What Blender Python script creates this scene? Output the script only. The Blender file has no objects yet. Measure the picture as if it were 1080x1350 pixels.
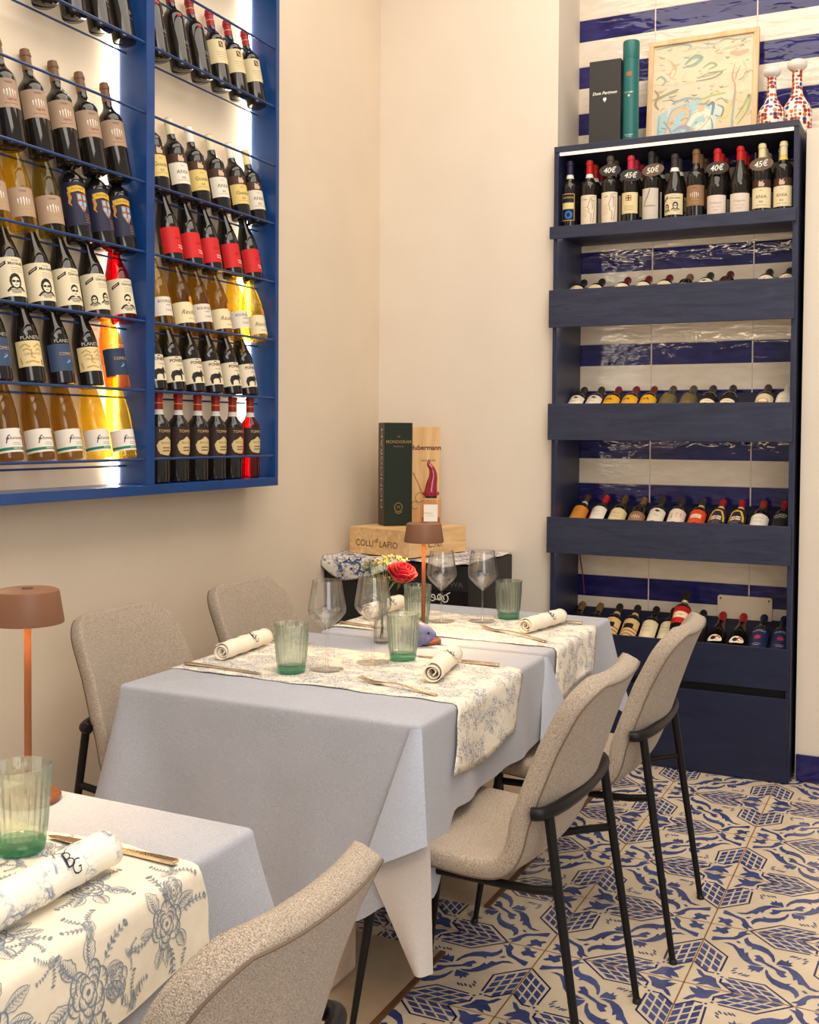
import bpy, bmesh, math, random
import numpy as np
from mathutils import Vector, Matrix
random.seed(7)
PI = math.pi
SC = bpy.context.scene
COL = SC.collection
sin, cos = math.sin, math.cos

# ------------------------------------------------------------------ materials
def nt_new(name):
    m = bpy.data.materials.new(name); m.use_nodes = True
    nt = m.node_tree; nt.nodes.clear()
    out = nt.nodes.new('ShaderNodeOutputMaterial')
    return m, nt, out
def N(nt, kind, **kw):
    n = nt.nodes.new(kind)
    for k, v in kw.items():
        if k.startswith('i_'):
            key = k[2:]
            n.inputs[int(key) if key.isdigit() else key.replace('_', ' ')].default_value = v
        else: setattr(n, k, v)
    return n
def rgb(c): return (c[0], c[1], c[2], 1.0)
def srgb(r, g, b):
    f = lambda v: (v/255/12.92) if v/255 <= .04045 else ((v/255+.055)/1.055)**2.4
    return (f(r), f(g), f(b))
def ramp(nt, fac, stops):
    r = nt.nodes.new('ShaderNodeValToRGB'); e = r.color_ramp.elements
    while len(e) < len(stops): e.new(0.5)
    for el, (p, c) in zip(e, stops): el.position = p; el.color = rgb(c)
    nt.links.new(fac, r.inputs[0]); return r
def mat(name, col, rough=.5, metal=0., spec=.5, var=None, vscale=20., bump=0., bscale=80., stretch=(1,1,1), coat=0., emit=None, estr=0., trans=0., sheen=0.):
    m, nt, out = nt_new(name)
    b = N(nt, 'ShaderNodeBsdfPrincipled'); nt.links.new(b.outputs[0], out.inputs[0])
    b.inputs['Base Color'].default_value = rgb(col); b.inputs['Roughness'].default_value = rough
    b.inputs['Metallic'].default_value = metal; b.inputs['Specular IOR Level'].default_value = spec
    b.inputs['Coat Weight'].default_value = coat; b.inputs['Coat Roughness'].default_value = .05
    b.inputs['Transmission Weight'].default_value = trans
    if sheen: b.inputs['Sheen Weight'].default_value = sheen
    if emit: b.inputs['Emission Color'].default_value = rgb(emit); b.inputs['Emission Strength'].default_value = estr
    if var is not None or bump:
        tc = N(nt, 'ShaderNodeTexCoord'); mp = N(nt, 'ShaderNodeMapping'); mp.inputs['Scale'].default_value = stretch
        nt.links.new(tc.outputs['Object'], mp.inputs[0])
    if var is not None:
        nz = N(nt, 'ShaderNodeTexNoise', i_Scale=vscale, i_Detail=5.0, i_Roughness=.6); nt.links.new(mp.outputs[0], nz.inputs['Vector'])
        r = ramp(nt, nz.outputs[0], [(.3, var), (.7, col)]); nt.links.new(r.outputs[0], b.inputs['Base Color'])
    if bump:
        nz2 = N(nt, 'ShaderNodeTexNoise', i_Scale=bscale, i_Detail=3.0); nt.links.new(mp.outputs[0], nz2.inputs['Vector'])
        bp = N(nt, 'ShaderNodeBump', i_Strength=bump, i_Distance=.002); nt.links.new(nz2.outputs[0], bp.inputs['Height'])
        nt.links.new(bp.outputs[0], b.inputs['Normal'])
    return m
def clear_mat(name, thin, edge, gl=.04, spec=(1,1,1), blend=.35, diff=0., dcol=(1,1,1), refr=0.):
    """thin glass: tinted transparency darkening to the edge, plus fresnel reflection"""
    m, nt, out = nt_new(name)
    lw = N(nt, 'ShaderNodeLayerWeight', i_Blend=blend)
    r = ramp(nt, lw.outputs['Facing'], [(0.0, thin), (.55, thin), (1.0, edge)])
    t = N(nt, 'ShaderNodeBsdfTransparent'); nt.links.new(r.outputs[0], t.inputs[0])
    g = N(nt, 'ShaderNodeBsdfGlossy', i_Roughness=gl); g.inputs[0].default_value = rgb(spec)
    pw = N(nt, 'ShaderNodeMath', operation='POWER', i_1=4.5); lw2 = N(nt, 'ShaderNodeLayerWeight', i_Blend=.5); nt.links.new(lw2.outputs['Facing'], pw.inputs[0])
    fr = N(nt, 'ShaderNodeMath', operation='MULTIPLY_ADD', i_1=.75, i_2=.035); nt.links.new(pw.outputs[0], fr.inputs[0])
    base = t
    if diff:
        d = N(nt, 'ShaderNodeBsdfTranslucent'); d.inputs[0].default_value = rgb(dcol)
        mx0 = N(nt, 'ShaderNodeMixShader'); mx0.inputs[0].default_value = diff
        nt.links.new(t.outputs[0], mx0.inputs[1]); nt.links.new(d.outputs[0], mx0.inputs[2]); base = mx0
    if refr:
        rf_ = N(nt, 'ShaderNodeBsdfRefraction', i_IOR=1.45, i_Roughness=0.0); nt.links.new(r.outputs[0], rf_.inputs[0])
        mx1 = N(nt, 'ShaderNodeMixShader'); mx1.inputs[0].default_value = refr; nt.links.new(base.outputs[0], mx1.inputs[1]); nt.links.new(rf_.outputs[0], mx1.inputs[2]); base = mx1
    mx = N(nt, 'ShaderNodeMixShader'); nt.links.new(fr.outputs[0], mx.inputs[0])
    nt.links.new(base.outputs[0], mx.inputs[1]); nt.links.new(g.outputs[0], mx.inputs[2])
    nt.links.new(mx.outputs[0], out.inputs[0]); return m
def emit_mat(name, col, s):
    m, nt, out = nt_new(name)
    e = N(nt, 'ShaderNodeEmission'); e.inputs[0].default_value = rgb(col); e.inputs[1].default_value = s
    nt.links.new(e.outputs[0], out.inputs[0]); return m
def fabric_mat(name, c1, c2, scale, bump=.25, weave=900., big=None, rough=.92):
    """woven cloth: fine two-tone speckle with a thread weave bump and slow large variation"""
    m, nt, out = nt_new(name)
    b = N(nt, 'ShaderNodeBsdfPrincipled', i_Roughness=rough); nt.links.new(b.outputs[0], out.inputs[0])
    b.inputs['Specular IOR Level'].default_value = .15; b.inputs['Sheen Weight'].default_value = .15
    tc = N(nt, 'ShaderNodeTexCoord')
    n1 = N(nt, 'ShaderNodeTexNoise', i_Scale=scale, i_Detail=4.0, i_Roughness=.75); nt.links.new(tc.outputs['Object'], n1.inputs['Vector'])
    r = ramp(nt, n1.outputs[0], [(.36, c1), (.64, c2)])
    col = r.outputs[0]
    if big:
        n2 = N(nt, 'ShaderNodeTexNoise', i_Scale=6.0, i_Detail=4.0); nt.links.new(tc.outputs['Object'], n2.inputs['Vector'])
        r2 = ramp(nt, n2.outputs[0], [(.3, (1-big,)*3), (.7, (1+big*.3,)*3)])
        mx = N(nt, 'ShaderNodeMix', data_type='RGBA', blend_type='MULTIPLY'); mx.inputs[0].default_value = 1
        nt.links.new(col, mx.inputs[6]); nt.links.new(r2.outputs[0], mx.inputs[7]); col = mx.outputs[2]
    nt.links.new(col, b.inputs['Base Color'])
    w1 = N(nt, 'ShaderNodeTexVoronoi', i_Scale=weave); nt.links.new(tc.outputs['Object'], w1.inputs['Vector'])
    bp = N(nt, 'ShaderNodeBump', i_Strength=bump, i_Distance=.0015); nt.links.new(w1.outputs[0], bp.inputs['Height'])
    nt.links.new(bp.outputs[0], b.inputs['Normal']); return m
def toile_mat(name, ground, ink, cl=9., ln=60., dens=.5, seed=0.):
    """toile de jouy print: drawn blossoms, leaves and fine strokes gathered in clusters on a cream ground"""
    m, nt, out = nt_new(name); L = nt.links
    b = N(nt, 'ShaderNodeBsdfPrincipled', i_Roughness=.9); L.new(b.outputs[0], out.inputs[0]); b.inputs['Specular IOR Level'].default_value = .15
    tc = N(nt, 'ShaderNodeTexCoord'); mp = N(nt, 'ShaderNodeMapping'); mp.inputs['Location'].default_value = (seed, seed*.7, seed*.3)
    L.new(tc.outputs['Object'], mp.inputs[0])
    wn = N(nt, 'ShaderNodeTexNoise', i_Scale=ln*.35, i_Detail=3.0); L.new(mp.outputs[0], wn.inputs['Vector'])
    add = N(nt, 'ShaderNodeVectorMath', operation='MULTIPLY_ADD'); L.new(wn.outputs['Color'], add.inputs[0]); add.inputs[1].default_value = (1.3/ln,)*3; L.new(mp.outputs[0], add.inputs[2])
    # petal-like rings: distance bands round voronoi centres, distorted
    v1 = N(nt, 'ShaderNodeTexVoronoi', i_Scale=ln*.42); L.new(add.outputs[0], v1.inputs['Vector'])
    m1 = N(nt, 'ShaderNodeMath', operation='MULTIPLY', i_1=13.0); L.new(v1.outputs['Distance'], m1.inputs[0])
    s1 = N(nt, 'ShaderNodeMath', operation='SINE'); L.new(m1.outputs[0], s1.inputs[0])
    # outlines: edges of distorted cells
    v2 = N(nt, 'ShaderNodeTexVoronoi', i_Scale=ln, feature='DISTANCE_TO_EDGE'); L.new(add.outputs[0], v2.inputs['Vector'])
    r2 = ramp(nt, v2.outputs[0], [(.02, (1,)*3), (.13, (0,)*3)])
    r1 = ramp(nt, s1.outputs[0], [(.35, (0,)*3), (.75, (1,)*3)])
    mxl = N(nt, 'ShaderNodeMix', data_type='RGBA', blend_type='LIGHTEN'); mxl.inputs[0].default_value = .75
    L.new(r1.outputs[0], mxl.inputs[6]); L.new(r2.outputs[0], mxl.inputs[7])
    # clusters
    nc = N(nt, 'ShaderNodeTexNoise', i_Scale=cl, i_Detail=4.0, i_Roughness=.62); L.new(mp.outputs[0], nc.inputs['Vector'])
    rc = ramp(nt, nc.outputs[0], [(dens, (0,)*3), (dens+.09, (1,)*3)])
    fac = N(nt, 'ShaderNodeMix', data_type='RGBA', blend_type='MULTIPLY'); fac.inputs[0].default_value = 1
    L.new(mxl.outputs[2], fac.inputs[6]); L.new(rc.outputs[0], fac.inputs[7])
    cm = N(nt, 'ShaderNodeMix', data_type='RGBA'); L.new(fac.outputs[2], cm.inputs[0]); cm.inputs[6].default_value = rgb(ground); cm.inputs[7].default_value = rgb(ink)
    L.new(cm.outputs[2], b.inputs['Base Color'])
    nb = N(nt, 'ShaderNodeTexNoise', i_Scale=35.0, i_Detail=3.0); L.new(tc.outputs['Object'], nb.inputs['Vector'])
    bp = N(nt, 'ShaderNodeBump', i_Strength=.35, i_Distance=.006); L.new(nb.outputs[0], bp.inputs['Height']); L.new(bp.outputs[0], b.inputs['Normal'])
    return m
def wood_mat(name, c1, c2, axis='X', scale=14., rough=.5, dist=3.0, spec=.4):
    m, nt, out = nt_new(name); L = nt.links
    b = N(nt, 'ShaderNodeBsdfPrincipled', i_Roughness=rough); L.new(b.outputs[0], out.inputs[0]); b.inputs['Specular IOR Level'].default_value = spec
    tc = N(nt, 'ShaderNodeTexCoord'); mp = N(nt, 'ShaderNodeMapping')
    mp.inputs['Scale'].default_value = {'X': (.12, 1, 1), 'Y': (1, .12, 1), 'Z': (1, 1, .1)}[axis]
    L.new(tc.outputs['Object'], mp.inputs[0])
    nz = N(nt, 'ShaderNodeTexNoise', i_Scale=scale*3, i_Detail=6.0, i_Roughness=.65, i_Distortion=dist*.3); L.new(mp.outputs[0], nz.inputs['Vector'])
    r = ramp(nt, nz.outputs[0], [(.3, c1), (.68, c2)]); L.new(r.outputs[0], b.inputs['Base Color'])
    bp = N(nt, 'ShaderNodeBump', i_Strength=.12, i_Distance=.002); L.new(nz.outputs[0], bp.inputs['Height']); L.new(bp.outputs[0], b.inputs['Normal'])
    return m
def stripe_tile_mat(name):
    """glazed wall tiles: navy and cream courses, light joints, hand-made wavy glaze"""
    m, nt, out = nt_new(name); L = nt.links
    b = N(nt, 'ShaderNodeBsdfPrincipled', i_Roughness=.07); L.new(b.outputs[0], out.inputs[0])
    g = N(nt, 'ShaderNodeNewGeometry'); sx = N(nt, 'ShaderNodeSeparateXYZ'); L.new(g.outputs['Position'], sx.inputs[0])
    def mth(op, a, bb=None):
        n = N(nt, 'ShaderNodeMath', operation=op)
        for i, v in enumerate((a, bb)):
            if v is None: continue
            if isinstance(v, (int, float)): n.inputs[i].default_value = v
            else: L.new(v, n.inputs[i])
        return n.outputs[0]
    zf = mth('FRACT', mth('DIVIDE', mth('SUBTRACT', sx.outputs[2], .654-.2172*5), .2172))
    blue = mth('LESS_THAN', zf, .467)
    xf = mth('FRACT', mth('DIVIDE', mth('ADD', sx.outputs[0], 1.188+.449*8), .449))
    jx = mth('LESS_THAN', mth('ABSOLUTE', mth('SUBTRACT', xf, .5)), .4935)   # 1 inside tile
    jz1 = mth('GREATER_THAN', mth('ABSOLUTE', mth('SUBTRACT', zf, .467)), .008)
    inside = mth('MULTIPLY', jx, jz1)
    tc = N(nt, 'ShaderNodeTexCoord'); mp = N(nt, 'ShaderNodeMapping'); mp.inputs['Scale'].default_value = (1, 1, 3.2); L.new(tc.outputs['Object'], mp.inputs[0])
    nz = N(nt, 'ShaderNodeTexNoise', i_Scale=9.0, i_Detail=3.0); L.new(mp.outputs[0], nz.inputs['Vector'])
    bl = ramp(nt, nz.outputs[0], [(.3, srgb(24, 22, 78)), (.7, srgb(46, 44, 112))])
    wh = ramp(nt, nz.outputs[0], [(.3, srgb(226, 212, 192)), (.7, srgb(238, 228, 212))])
    mx = N(nt, 'ShaderNodeMix', data_type='RGBA'); L.new(blue, mx.inputs[0]); L.new(wh.outputs[0], mx.inputs[6]); L.new(bl.outputs[0], mx.inputs[7])
    mj = N(nt, 'ShaderNodeMix', data_type='RGBA'); L.new(inside, mj.inputs[0]); mj.inputs[6].default_value = rgb(srgb(214, 200, 186)); L.new(mx.outputs[2], mj.inputs[7])
    L.new(mj.outputs[2], b.inputs['Base Color'])
    n2 = N(nt, 'ShaderNodeTexNoise', i_Scale=8.0, i_Detail=2.0, i_Distortion=.5); L.new(mp.outputs[0], n2.inputs['Vector'])
    bp = N(nt, 'ShaderNodeBump', i_Strength=.42, i_Distance=.010); L.new(n2.outputs[0], bp.inputs['Height'])
    bp2 = N(nt, 'ShaderNodeBump', i_Strength=.6, i_Distance=.002); L.new(inside, bp2.inputs['Height']); L.new(bp.outputs[0], bp2.inputs['Normal'])
    L.new(bp2.outputs[0], b.inputs['Normal']); return m

M = {}
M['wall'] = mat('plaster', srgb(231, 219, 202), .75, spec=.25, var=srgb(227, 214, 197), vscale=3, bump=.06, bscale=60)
M['wall_l'] = mat('plaster_left_warm_lit', srgb(226, 209, 186), .75, spec=.25, var=srgb(221, 204, 181), vscale=3, bump=.06, bscale=60)  # same cream plaster, with the lamp glow put into a warmer colour
M['tilewall'] = stripe_tile_mat('striped_wall_tile')
M['bluetile'] = mat('blue_glazed_tile', srgb(26, 24, 84), .1, var=srgb(38, 36, 100), vscale=14, bump=.2, bscale=30)
M['floor_w'] = mat('floor_tile_ground', srgb(224, 207, 181), .22, spec=.5, var=srgb(207, 189, 162), vscale=7, bump=.08, bscale=30)
M['floor_b'] = mat('floor_tile_blue', srgb(50, 58, 106), .22, spec=.5, var=srgb(80, 90, 138), vscale=9)
M['floor_d'] = mat('floor_tile_dark_line', srgb(28, 30, 78), .25, spec=.5, var=srgb(44, 46, 96), vscale=20)
M['grout'] = mat('grout', srgb(152, 104, 60), .8, var=srgb(120, 82, 50), vscale=25)
M['stone'] = mat('stone_slab', srgb(190, 168, 142), .35, var=srgb(164, 142, 116), vscale=5, bump=.06)
M['brass_trim'] = mat('floor_edge', srgb(110, 76, 46), .5, var=srgb(80, 56, 36), vscale=12)
M['rackblue'] = mat('blue_painted_metal', srgb(18, 66, 128), .3, spec=.5, var=srgb(16, 58, 114), vscale=8, coat=.2)
M['railblue'] = mat('blue_rail', srgb(22, 58, 112), .3, spec=.5)
M['rackback'] = mat('rack_back_panel', srgb(240, 222, 196), .5, spec=.3)
M['led'] = emit_mat('led_strip', (1.0, .86, .66), 24.0)
M['led2'] = emit_mat('led_strip_warm', (1.0, .78, .52), 30.0)
M['led_fill'] = emit_mat('added_fill_strip', (1.0, .74, .46), 20.0)
M['led3'] = emit_mat('led_strip_shelf', (1.0, .76, .50), 1.9)
M['navywood'] = wood_mat('navy_stained_wood', srgb(34, 38, 58), srgb(54, 58, 80), 'X', 12, .42)
M['navywoodz'] = wood_mat('navy_stained_wood_upright', srgb(28, 32, 56), srgb(46, 52, 80), 'Z', 12, .42)
M['navydark'] = wood_mat('navy_stained_wood_drawer', srgb(22, 27, 52), srgb(33, 39, 66), 'X', 10, .45)
M['black'] = mat('matt_black', (.012, .011, .011), .5, spec=.4)
M['blackmetal'] = mat('black_powder_coat', (.009, .008, .008), .42, spec=.22, bump=.05, bscale=400)
M['tweed'] = fabric_mat('taupe_tweed', srgb(116, 100, 86), srgb(206, 190, 170), 520, .6, 560, big=.05)
M['piping'] = mat('piping_seam', srgb(112, 94, 78), .9)
M['cloth'] = fabric_mat('chambray', srgb(158, 161, 171), srgb(186, 187, 194), 420, .12, 900, big=.07)
M['cloth_lit'] = fabric_mat('chambray_lit', srgb(168, 176, 194), srgb(196, 202, 214), 420, .12, 900, big=.05)  # same chambray, lighter where the flaps catch light: lighting held in the colour
M['cloth_warm_lit'] = fabric_mat('chambray_warm_lit', srgb(190, 182, 176), srgb(208, 200, 194), 420, .12, 900, big=.05)  # same chambray again, warm light on the hanging tail painted into its tone
M['toileL'] = toile_mat('toile_print_large', srgb(238, 228, 208), srgb(98, 116, 136), 8.5, 70, .49, 1.3)
M['toileM'] = toile_mat('toile_print', srgb(234, 225, 208), srgb(158, 160, 168), 20, 150, .44, 4.1)
M['toileN'] = toile_mat('toile_napkin', srgb(240, 234, 220), srgb(150, 158, 176), 16, 100, .5, 2.2)
M['toileC'] = toile_mat('toile_cover', srgb(220, 212, 200), srgb(60, 78, 120), 14, 60, .45, 7.7)
M['linenL'] = mat('cream_linen', srgb(238, 228, 208), .9, spec=.15, bump=.3, bscale=40, var=srgb(230, 218, 196), vscale=30)
M['darkhem'] = mat('hem_underside', srgb(60, 58, 66), .9)
M['napkin'] = mat('white_linen', srgb(238, 228, 208), .9, spec=.15, bump=.25, bscale=45)
M['thread'] = mat('navy_thread', srgb(24, 26, 60), .7)
M['gold'] = mat('champagne_metal', srgb(222, 200, 168), .24, metal=1)
M['copper'] = mat('copper_lacquer', srgb(138, 84, 52), .35, metal=.55, spec=.5, bump=.03, bscale=500)
M['copperd'] = mat('brown_lacquer', srgb(124, 84, 60), .5, spec=.4, bump=.04, bscale=500)
M['diffuser'] = emit_mat('lamp_diffuser', (1.0, .62, .26), 14.0)
M['wineglass'] = clear_mat('clear_crystal', (.992, .992, .99), (.52, .49, .44), .015, blend=.5, refr=.14)
M['wineglass2'] = clear_mat('clear_crystal_foot', (.985, .985, .98), (.82, .80, .76), .02, blend=.5)
M['green'] = clear_mat('green_glass', (.965, .992, .955), (.42, .74, .58), .03, blend=.5, diff=.06, dcol=(.75, .97, .82), refr=.30)
M['greenb'] = clear_mat('green_glass_base', (.55, .90, .74), (.12, .60, .42), .04, blend=.4, diff=.30, dcol=(.2, .85, .6), refr=.3)
M['vaseglass'] = clear_mat('vase_glass', (.98, .98, .965), (.45, .44, .40), .03, blend=.5, refr=.3)
M['rose'] = mat('rose_petal', srgb(204, 12, 34), .6, var=srgb(164, 6, 24), vscale=30, sheen=.08)
M['stem'] = mat('stem_green', srgb(108, 128, 50), .5)
M['yellowfl'] = mat('cream_yellow_bud', srgb(226, 206, 120), .7)
M['brownfl'] = mat('dried_bud', srgb(150, 136, 96), .8)
M['fish'] = mat('periwinkle_ceramic', srgb(140, 138, 168), .3, var=srgb(92, 92, 134), vscale=60, bump=.9, bscale=110)
M['eye'] = mat('dark_glaze', (.01, .01, .03), .2)
M['crate'] = wood_mat('pine', srgb(206, 160, 104), srgb(236, 200, 148), 'X', 9, .6)
M['cratez'] = wood_mat('pine_upright', srgb(206, 156, 98), srgb(234, 194, 138), 'Z', 9, .55)
M['burn'] = mat('burnt_brand', srgb(84, 44, 22), .7)
M['greenbox'] = mat('dark_green_card', srgb(34, 42, 32), .6, spec=.25, bump=.05, bscale=300)
M['greenbox2'] = mat('olive_card', srgb(66, 58, 48), .5)
M['goldink'] = mat('gold_foil', srgb(176, 146, 84), .3, metal=.7)
M['silver'] = mat('silver_foil', srgb(216, 214, 206), .3, metal=.5)
M['white'] = mat('white_print', srgb(242, 236, 224), .6)
M['whitep'] = mat('white_plastic', srgb(230, 214, 190), .35)
M['redwax'] = mat('red_lacquer', srgb(150, 16, 40), .18, spec=.6, coat=.6)
M['amber'] = clear_mat('amber_perfume', (.985, .88, .80), (.82, .5, .36), .03)
M['teal'] = mat('teal_card', srgb(20, 104, 100), .4, bump=.03, bscale=200)
M['charcoal'] = mat('charcoal_card', srgb(44, 42, 40), .55, bump=.06, bscale=350)
M['frame'] = wood_mat('light_oak_frame', srgb(214, 172, 122), srgb(238, 204, 158), 'Z', 10, .5)
M['paper'] = mat('drawing_paper', srgb(232, 218, 190), .8, var=srgb(226, 206, 172), vscale=12)
M['slate'] = mat('slate', srgb(44, 42, 40), .5, var=srgb(70, 64, 58), vscale=40)
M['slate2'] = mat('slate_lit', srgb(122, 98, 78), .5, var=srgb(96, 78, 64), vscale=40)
M['wire'] = mat('red_cable', srgb(120, 20, 24), .4)
M['plaster_block'] = mat('plaster_block', srgb(214, 190, 168), .8, var=srgb(190, 162, 138), vscale=10, bump=.2, bscale=40)
def maj():
    m, nt, out = nt_new('majolica_pattern'); L = nt.links
    b = N(nt, 'ShaderNodeBsdfPrincipled', i_Roughness=.2); L.new(b.outputs[0], out.inputs[0])
    tc = N(nt, 'ShaderNodeTexCoord')
    v = N(nt, 'ShaderNodeTexVoronoi', i_Scale=58.0, i_Randomness=.3); L.new(tc.outputs['Object'], v.inputs['Vector'])
    sp = N(nt, 'ShaderNodeSeparateColor'); L.new(v.outputs['Color'], sp.inputs[0])
    r = ramp(nt, sp.outputs[0], [(0, srgb(170, 52, 30)), (.28, srgb(200, 110, 40)), (.46, srgb(44, 62, 130)), (.62, srgb(236, 228, 214)), (.78, srgb(150, 40, 30))])
    r.color_ramp.interpolation = 'CONSTANT'
    d = ramp(nt, v.outputs['Distance'], [(.50, (1,)*3), (.58, (0,)*3)])
    mx = N(nt, 'ShaderNodeMix', data_type='RGBA'); L.new(d.outputs[0], mx.inputs[0]); mx.inputs[6].default_value = rgb(srgb(238, 230, 216)); L.new(r.outputs[0], mx.inputs[7])
    L.new(mx.outputs[2], b.inputs['Base Color']); return m
M['majolica'] = maj()
M['ceramic'] = mat('white_ceramic', srgb(238, 230, 218), .2)
# bottle glass and label papers
M['bdark'] = mat('dark_bottle_glass', (.012, .009, .007), .06, spec=.6)
M['bred'] = clear_mat('red_wine_glass', (.26, .006, .02), (.05, .0, .005), .05, diff=.12, dcol=(.7, .02, .06))
M['byellow'] = clear_mat('white_wine_glass', (.93, .76, .20), (.42, .27, .03), .05, diff=.16, dcol=(.9, .62, .08))
M['bamber'] = clear_mat('amber_wine_glass', (.66, .49, .17), (.22, .14, .03), .05, diff=.12, dcol=(.7, .48, .08))
M['borange'] = clear_mat('orange_wine_glass', (.85, .45, .12), (.25, .09, .02), .05, diff=.3, dcol=(.8, .35, .08))
M['bgreen'] = clear_mat('brown_green_glass', (.60, .52, .22), (.14, .11, .03), .05, diff=.1, dcol=(.45, .38, .1))
M['bwhite'] = mat('frosted_white_bottle', srgb(226, 214, 200), .4)
CC = {}
def C_(r, g, b, rough=.55):
    k = (r, g, b, rough)
    if k not in CC: CC[k] = mat('print_%02x%02x%02x' % (r, g, b), srgb(r, g, b), rough, spec=.3)
    return CC[k]

# ------------------------------------------------------------------ mesh builder
class MB:
    def __init__(s): s.v = []; s.f = []; s.m = []; s.mats = []
    def mi(s, m):
        if m not in s.mats: s.mats.append(m)
        return s.mats.index(m)
    def add(s, vs, fs, m):
        o = len(s.v); s.v += [tuple(p) for p in vs]; k = s.mi(m)
        for f in fs: s.f.append([i+o for i in f]); s.m.append(k)
    def box(s, c, d, m, rz=0., T=None):
        x, y, z = d[0]/2, d[1]/2, d[2]/2; vs = []
        for i in (-1, 1):
            for j in (-1, 1):
                for k in (-1, 1):
                    p = Vector((i*x, j*y, k*z))
                    if rz: p.rotate(Matrix.Rotation(rz, 3, 'Z'))
                    p += Vector(c)
                    vs.append(T @ p if T else p)
        s.add(vs, [(0,1,3,2),(4,6,7,5),(0,4,5,1),(2,3,7,6),(0,2,6,4),(1,5,7,3)], m)
    def bb(s, x0, x1, y0, y1, z0, z1, m): s.box(((x0+x1)/2, (y0+y1)/2, (z0+z1)/2), (x1-x0, y1-y0, z1-z0), m)
    def grid(s, fn, nu, nv, m, closeu=False):
        vs = [fn(i/(nu if closeu else nu), j/nv) for j in range(nv+1) for i in range(nu if closeu else nu+1)]
        w = nu if closeu else nu+1; fs = []
        for j in range(nv):
            for i in range(nu):
                a = j*w+i; b = j*w+(i+1) % w
                fs.append((a, b, b+w, a+w))
        s.add(vs, fs, m)
    def lathe(s, prof, m, seg=24, c=(0,0,0), capb=True, capt=True, mod=None, T=None):
        vs = []; fs = []
        for r, z in prof:
            for i in range(seg):
                a = 2*PI*i/seg; rr = r*(mod(a, z) if mod else 1)
                p = Vector((c[0]+rr*cos(a), c[1]+rr*sin(a), c[2]+z)); vs.append(T @ p if T else p)
        for j in range(len(prof)-1):
            for i in range(seg):
                a = j*seg+i; b = j*seg+(i+1) % seg
                fs.append((a, b, b+seg, a+seg))
        if capb: fs.append(tuple(range(seg-1, -1, -1)))
        if capt: fs.append(tuple((len(prof)-1)*seg+i for i in range(seg)))
        s.add(vs, fs, m)
    def tube(s, path, r, m, seg=10, caps=True):
        path = [Vector(p) for p in path]; n = len(path); vs = []; fs = []
        rs = r if isinstance(r, (list, tuple)) else [r]*n
        t0 = (path[1]-path[0]).normalized(); up = Vector((0,0,1)) if abs(t0.z) < .9 else Vector((1,0,0))
        x = t0.cross(up).normalized()
        for k in range(n):
            t = (path[min(k+1, n-1)]-path[max(k-1, 0)]).normalized()
            x = (x-t*x.dot(t)).normalized(); y = t.cross(x)
            for i in range(seg):
                a = 2*PI*i/seg; vs.append(path[k]+(x*cos(a)+y*sin(a))*rs[k])
        for k in range(n-1):
            for i in range(seg):
                a = k*seg+i; b = k*seg+(i+1) % seg; fs.append((a, b, b+seg, a+seg))
        if caps: fs.append(tuple(range(seg-1, -1, -1))); fs.append(tuple((n-1)*seg+i for i in range(seg)))
        s.add(vs, fs, m)
    def poly(s, pts, m): s.add(pts, [tuple(range(len(pts)))], m)
    def build(s, name, parent=None, smooth=True, bevel=0., loc=None, ang=35):
        me = bpy.data.meshes.new(name); me.from_pydata(s.v, [], s.f); me.update()
        for m in s.mats: me.materials.append(m)
        me.polygons.foreach_set('material_index', s.m)
        if smooth:
            me.polygons.foreach_set('use_smooth', [True]*len(me.polygons))
            try: me.set_sharp_from_angle(angle=math.radians(ang))
            except Exception: pass
        o = bpy.data.objects.new(name, me); COL.objects.link(o)
        if parent: o.parent = parent
        if loc: o.location = loc
        if bevel:
            b = o.modifiers.new('bevel', 'BEVEL'); b.width = bevel; b.segments = 2; b.limit_method = 'ANGLE'; b.angle_limit = math.radians(50)
        return o
def empty(name, loc=(0,0,0), rz=0.):
    o = bpy.data.objects.new(name, None); COL.objects.link(o); o.location = loc; o.rotation_euler = (0, 0, rz); o.empty_display_size = .05; return o
def tag(o, label, cat, group=None):
    o['label'] = label; o['category'] = cat
    if group: o['group'] = group
    return o
def struct(o): o['kind'] = 'structure'; return o
def dup(o, parent=None):
    c = o.copy(); COL.objects.link(c)
    if parent: c.parent = parent
    for ch in list(o.children): dup(ch, c)
    return c
_tc = {}
def text2d(s, size=1., shear=0., off=0., center=True):
    """glyph outlines filled: (verts, faces), baseline at 0"""
    k = (s, shear, off)
    if k not in _tc:
        cu = bpy.data.curves.new('t', 'FONT'); cu.body = s; cu.shear = shear; cu.offset = off; cu.resolution_u = 3
        ob = bpy.data.objects.new('t', cu); COL.objects.link(ob)
        dg = bpy.context.evaluated_depsgraph_get(); dg.update()
        me = bpy.data.meshes.new_from_object(ob.evaluated_get(dg))
        _tc[k] = ([(v.co.x, v.co.y) for v in me.vertices], [tuple(p.vertices) for p in me.polygons])
        bpy.data.objects.remove(ob); bpy.data.curves.remove(cu); bpy.data.meshes.remove(me)
    vs, fs = _tc[k]
    if not vs: return [], []
    xs = [p[0] for p in vs]; cx = (min(xs)+max(xs))/2 if center else min(xs)
    return [((x-cx)*size, y*size) for x, y in vs], fs
def stroke2d(pts, w):
    """tapered brush stroke through 2-D points -> polygon outline"""
    P = [Vector((p[0], p[1])) for p in pts]; n = len(P); Lf = []; Rt = []
    ws = w if isinstance(w, (list, tuple)) else [w]*n
    for i in range(n):
        t = (P[min(i+1, n-1)]-P[max(i-1, 0)]); t.normalize(); nrm = Vector((-t.y, t.x))
        Lf.append(P[i]+nrm*ws[i]/2); Rt.append(P[i]-nrm*ws[i]/2)
    return [tuple(p) for p in Lf], [tuple(p) for p in Rt]
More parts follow.
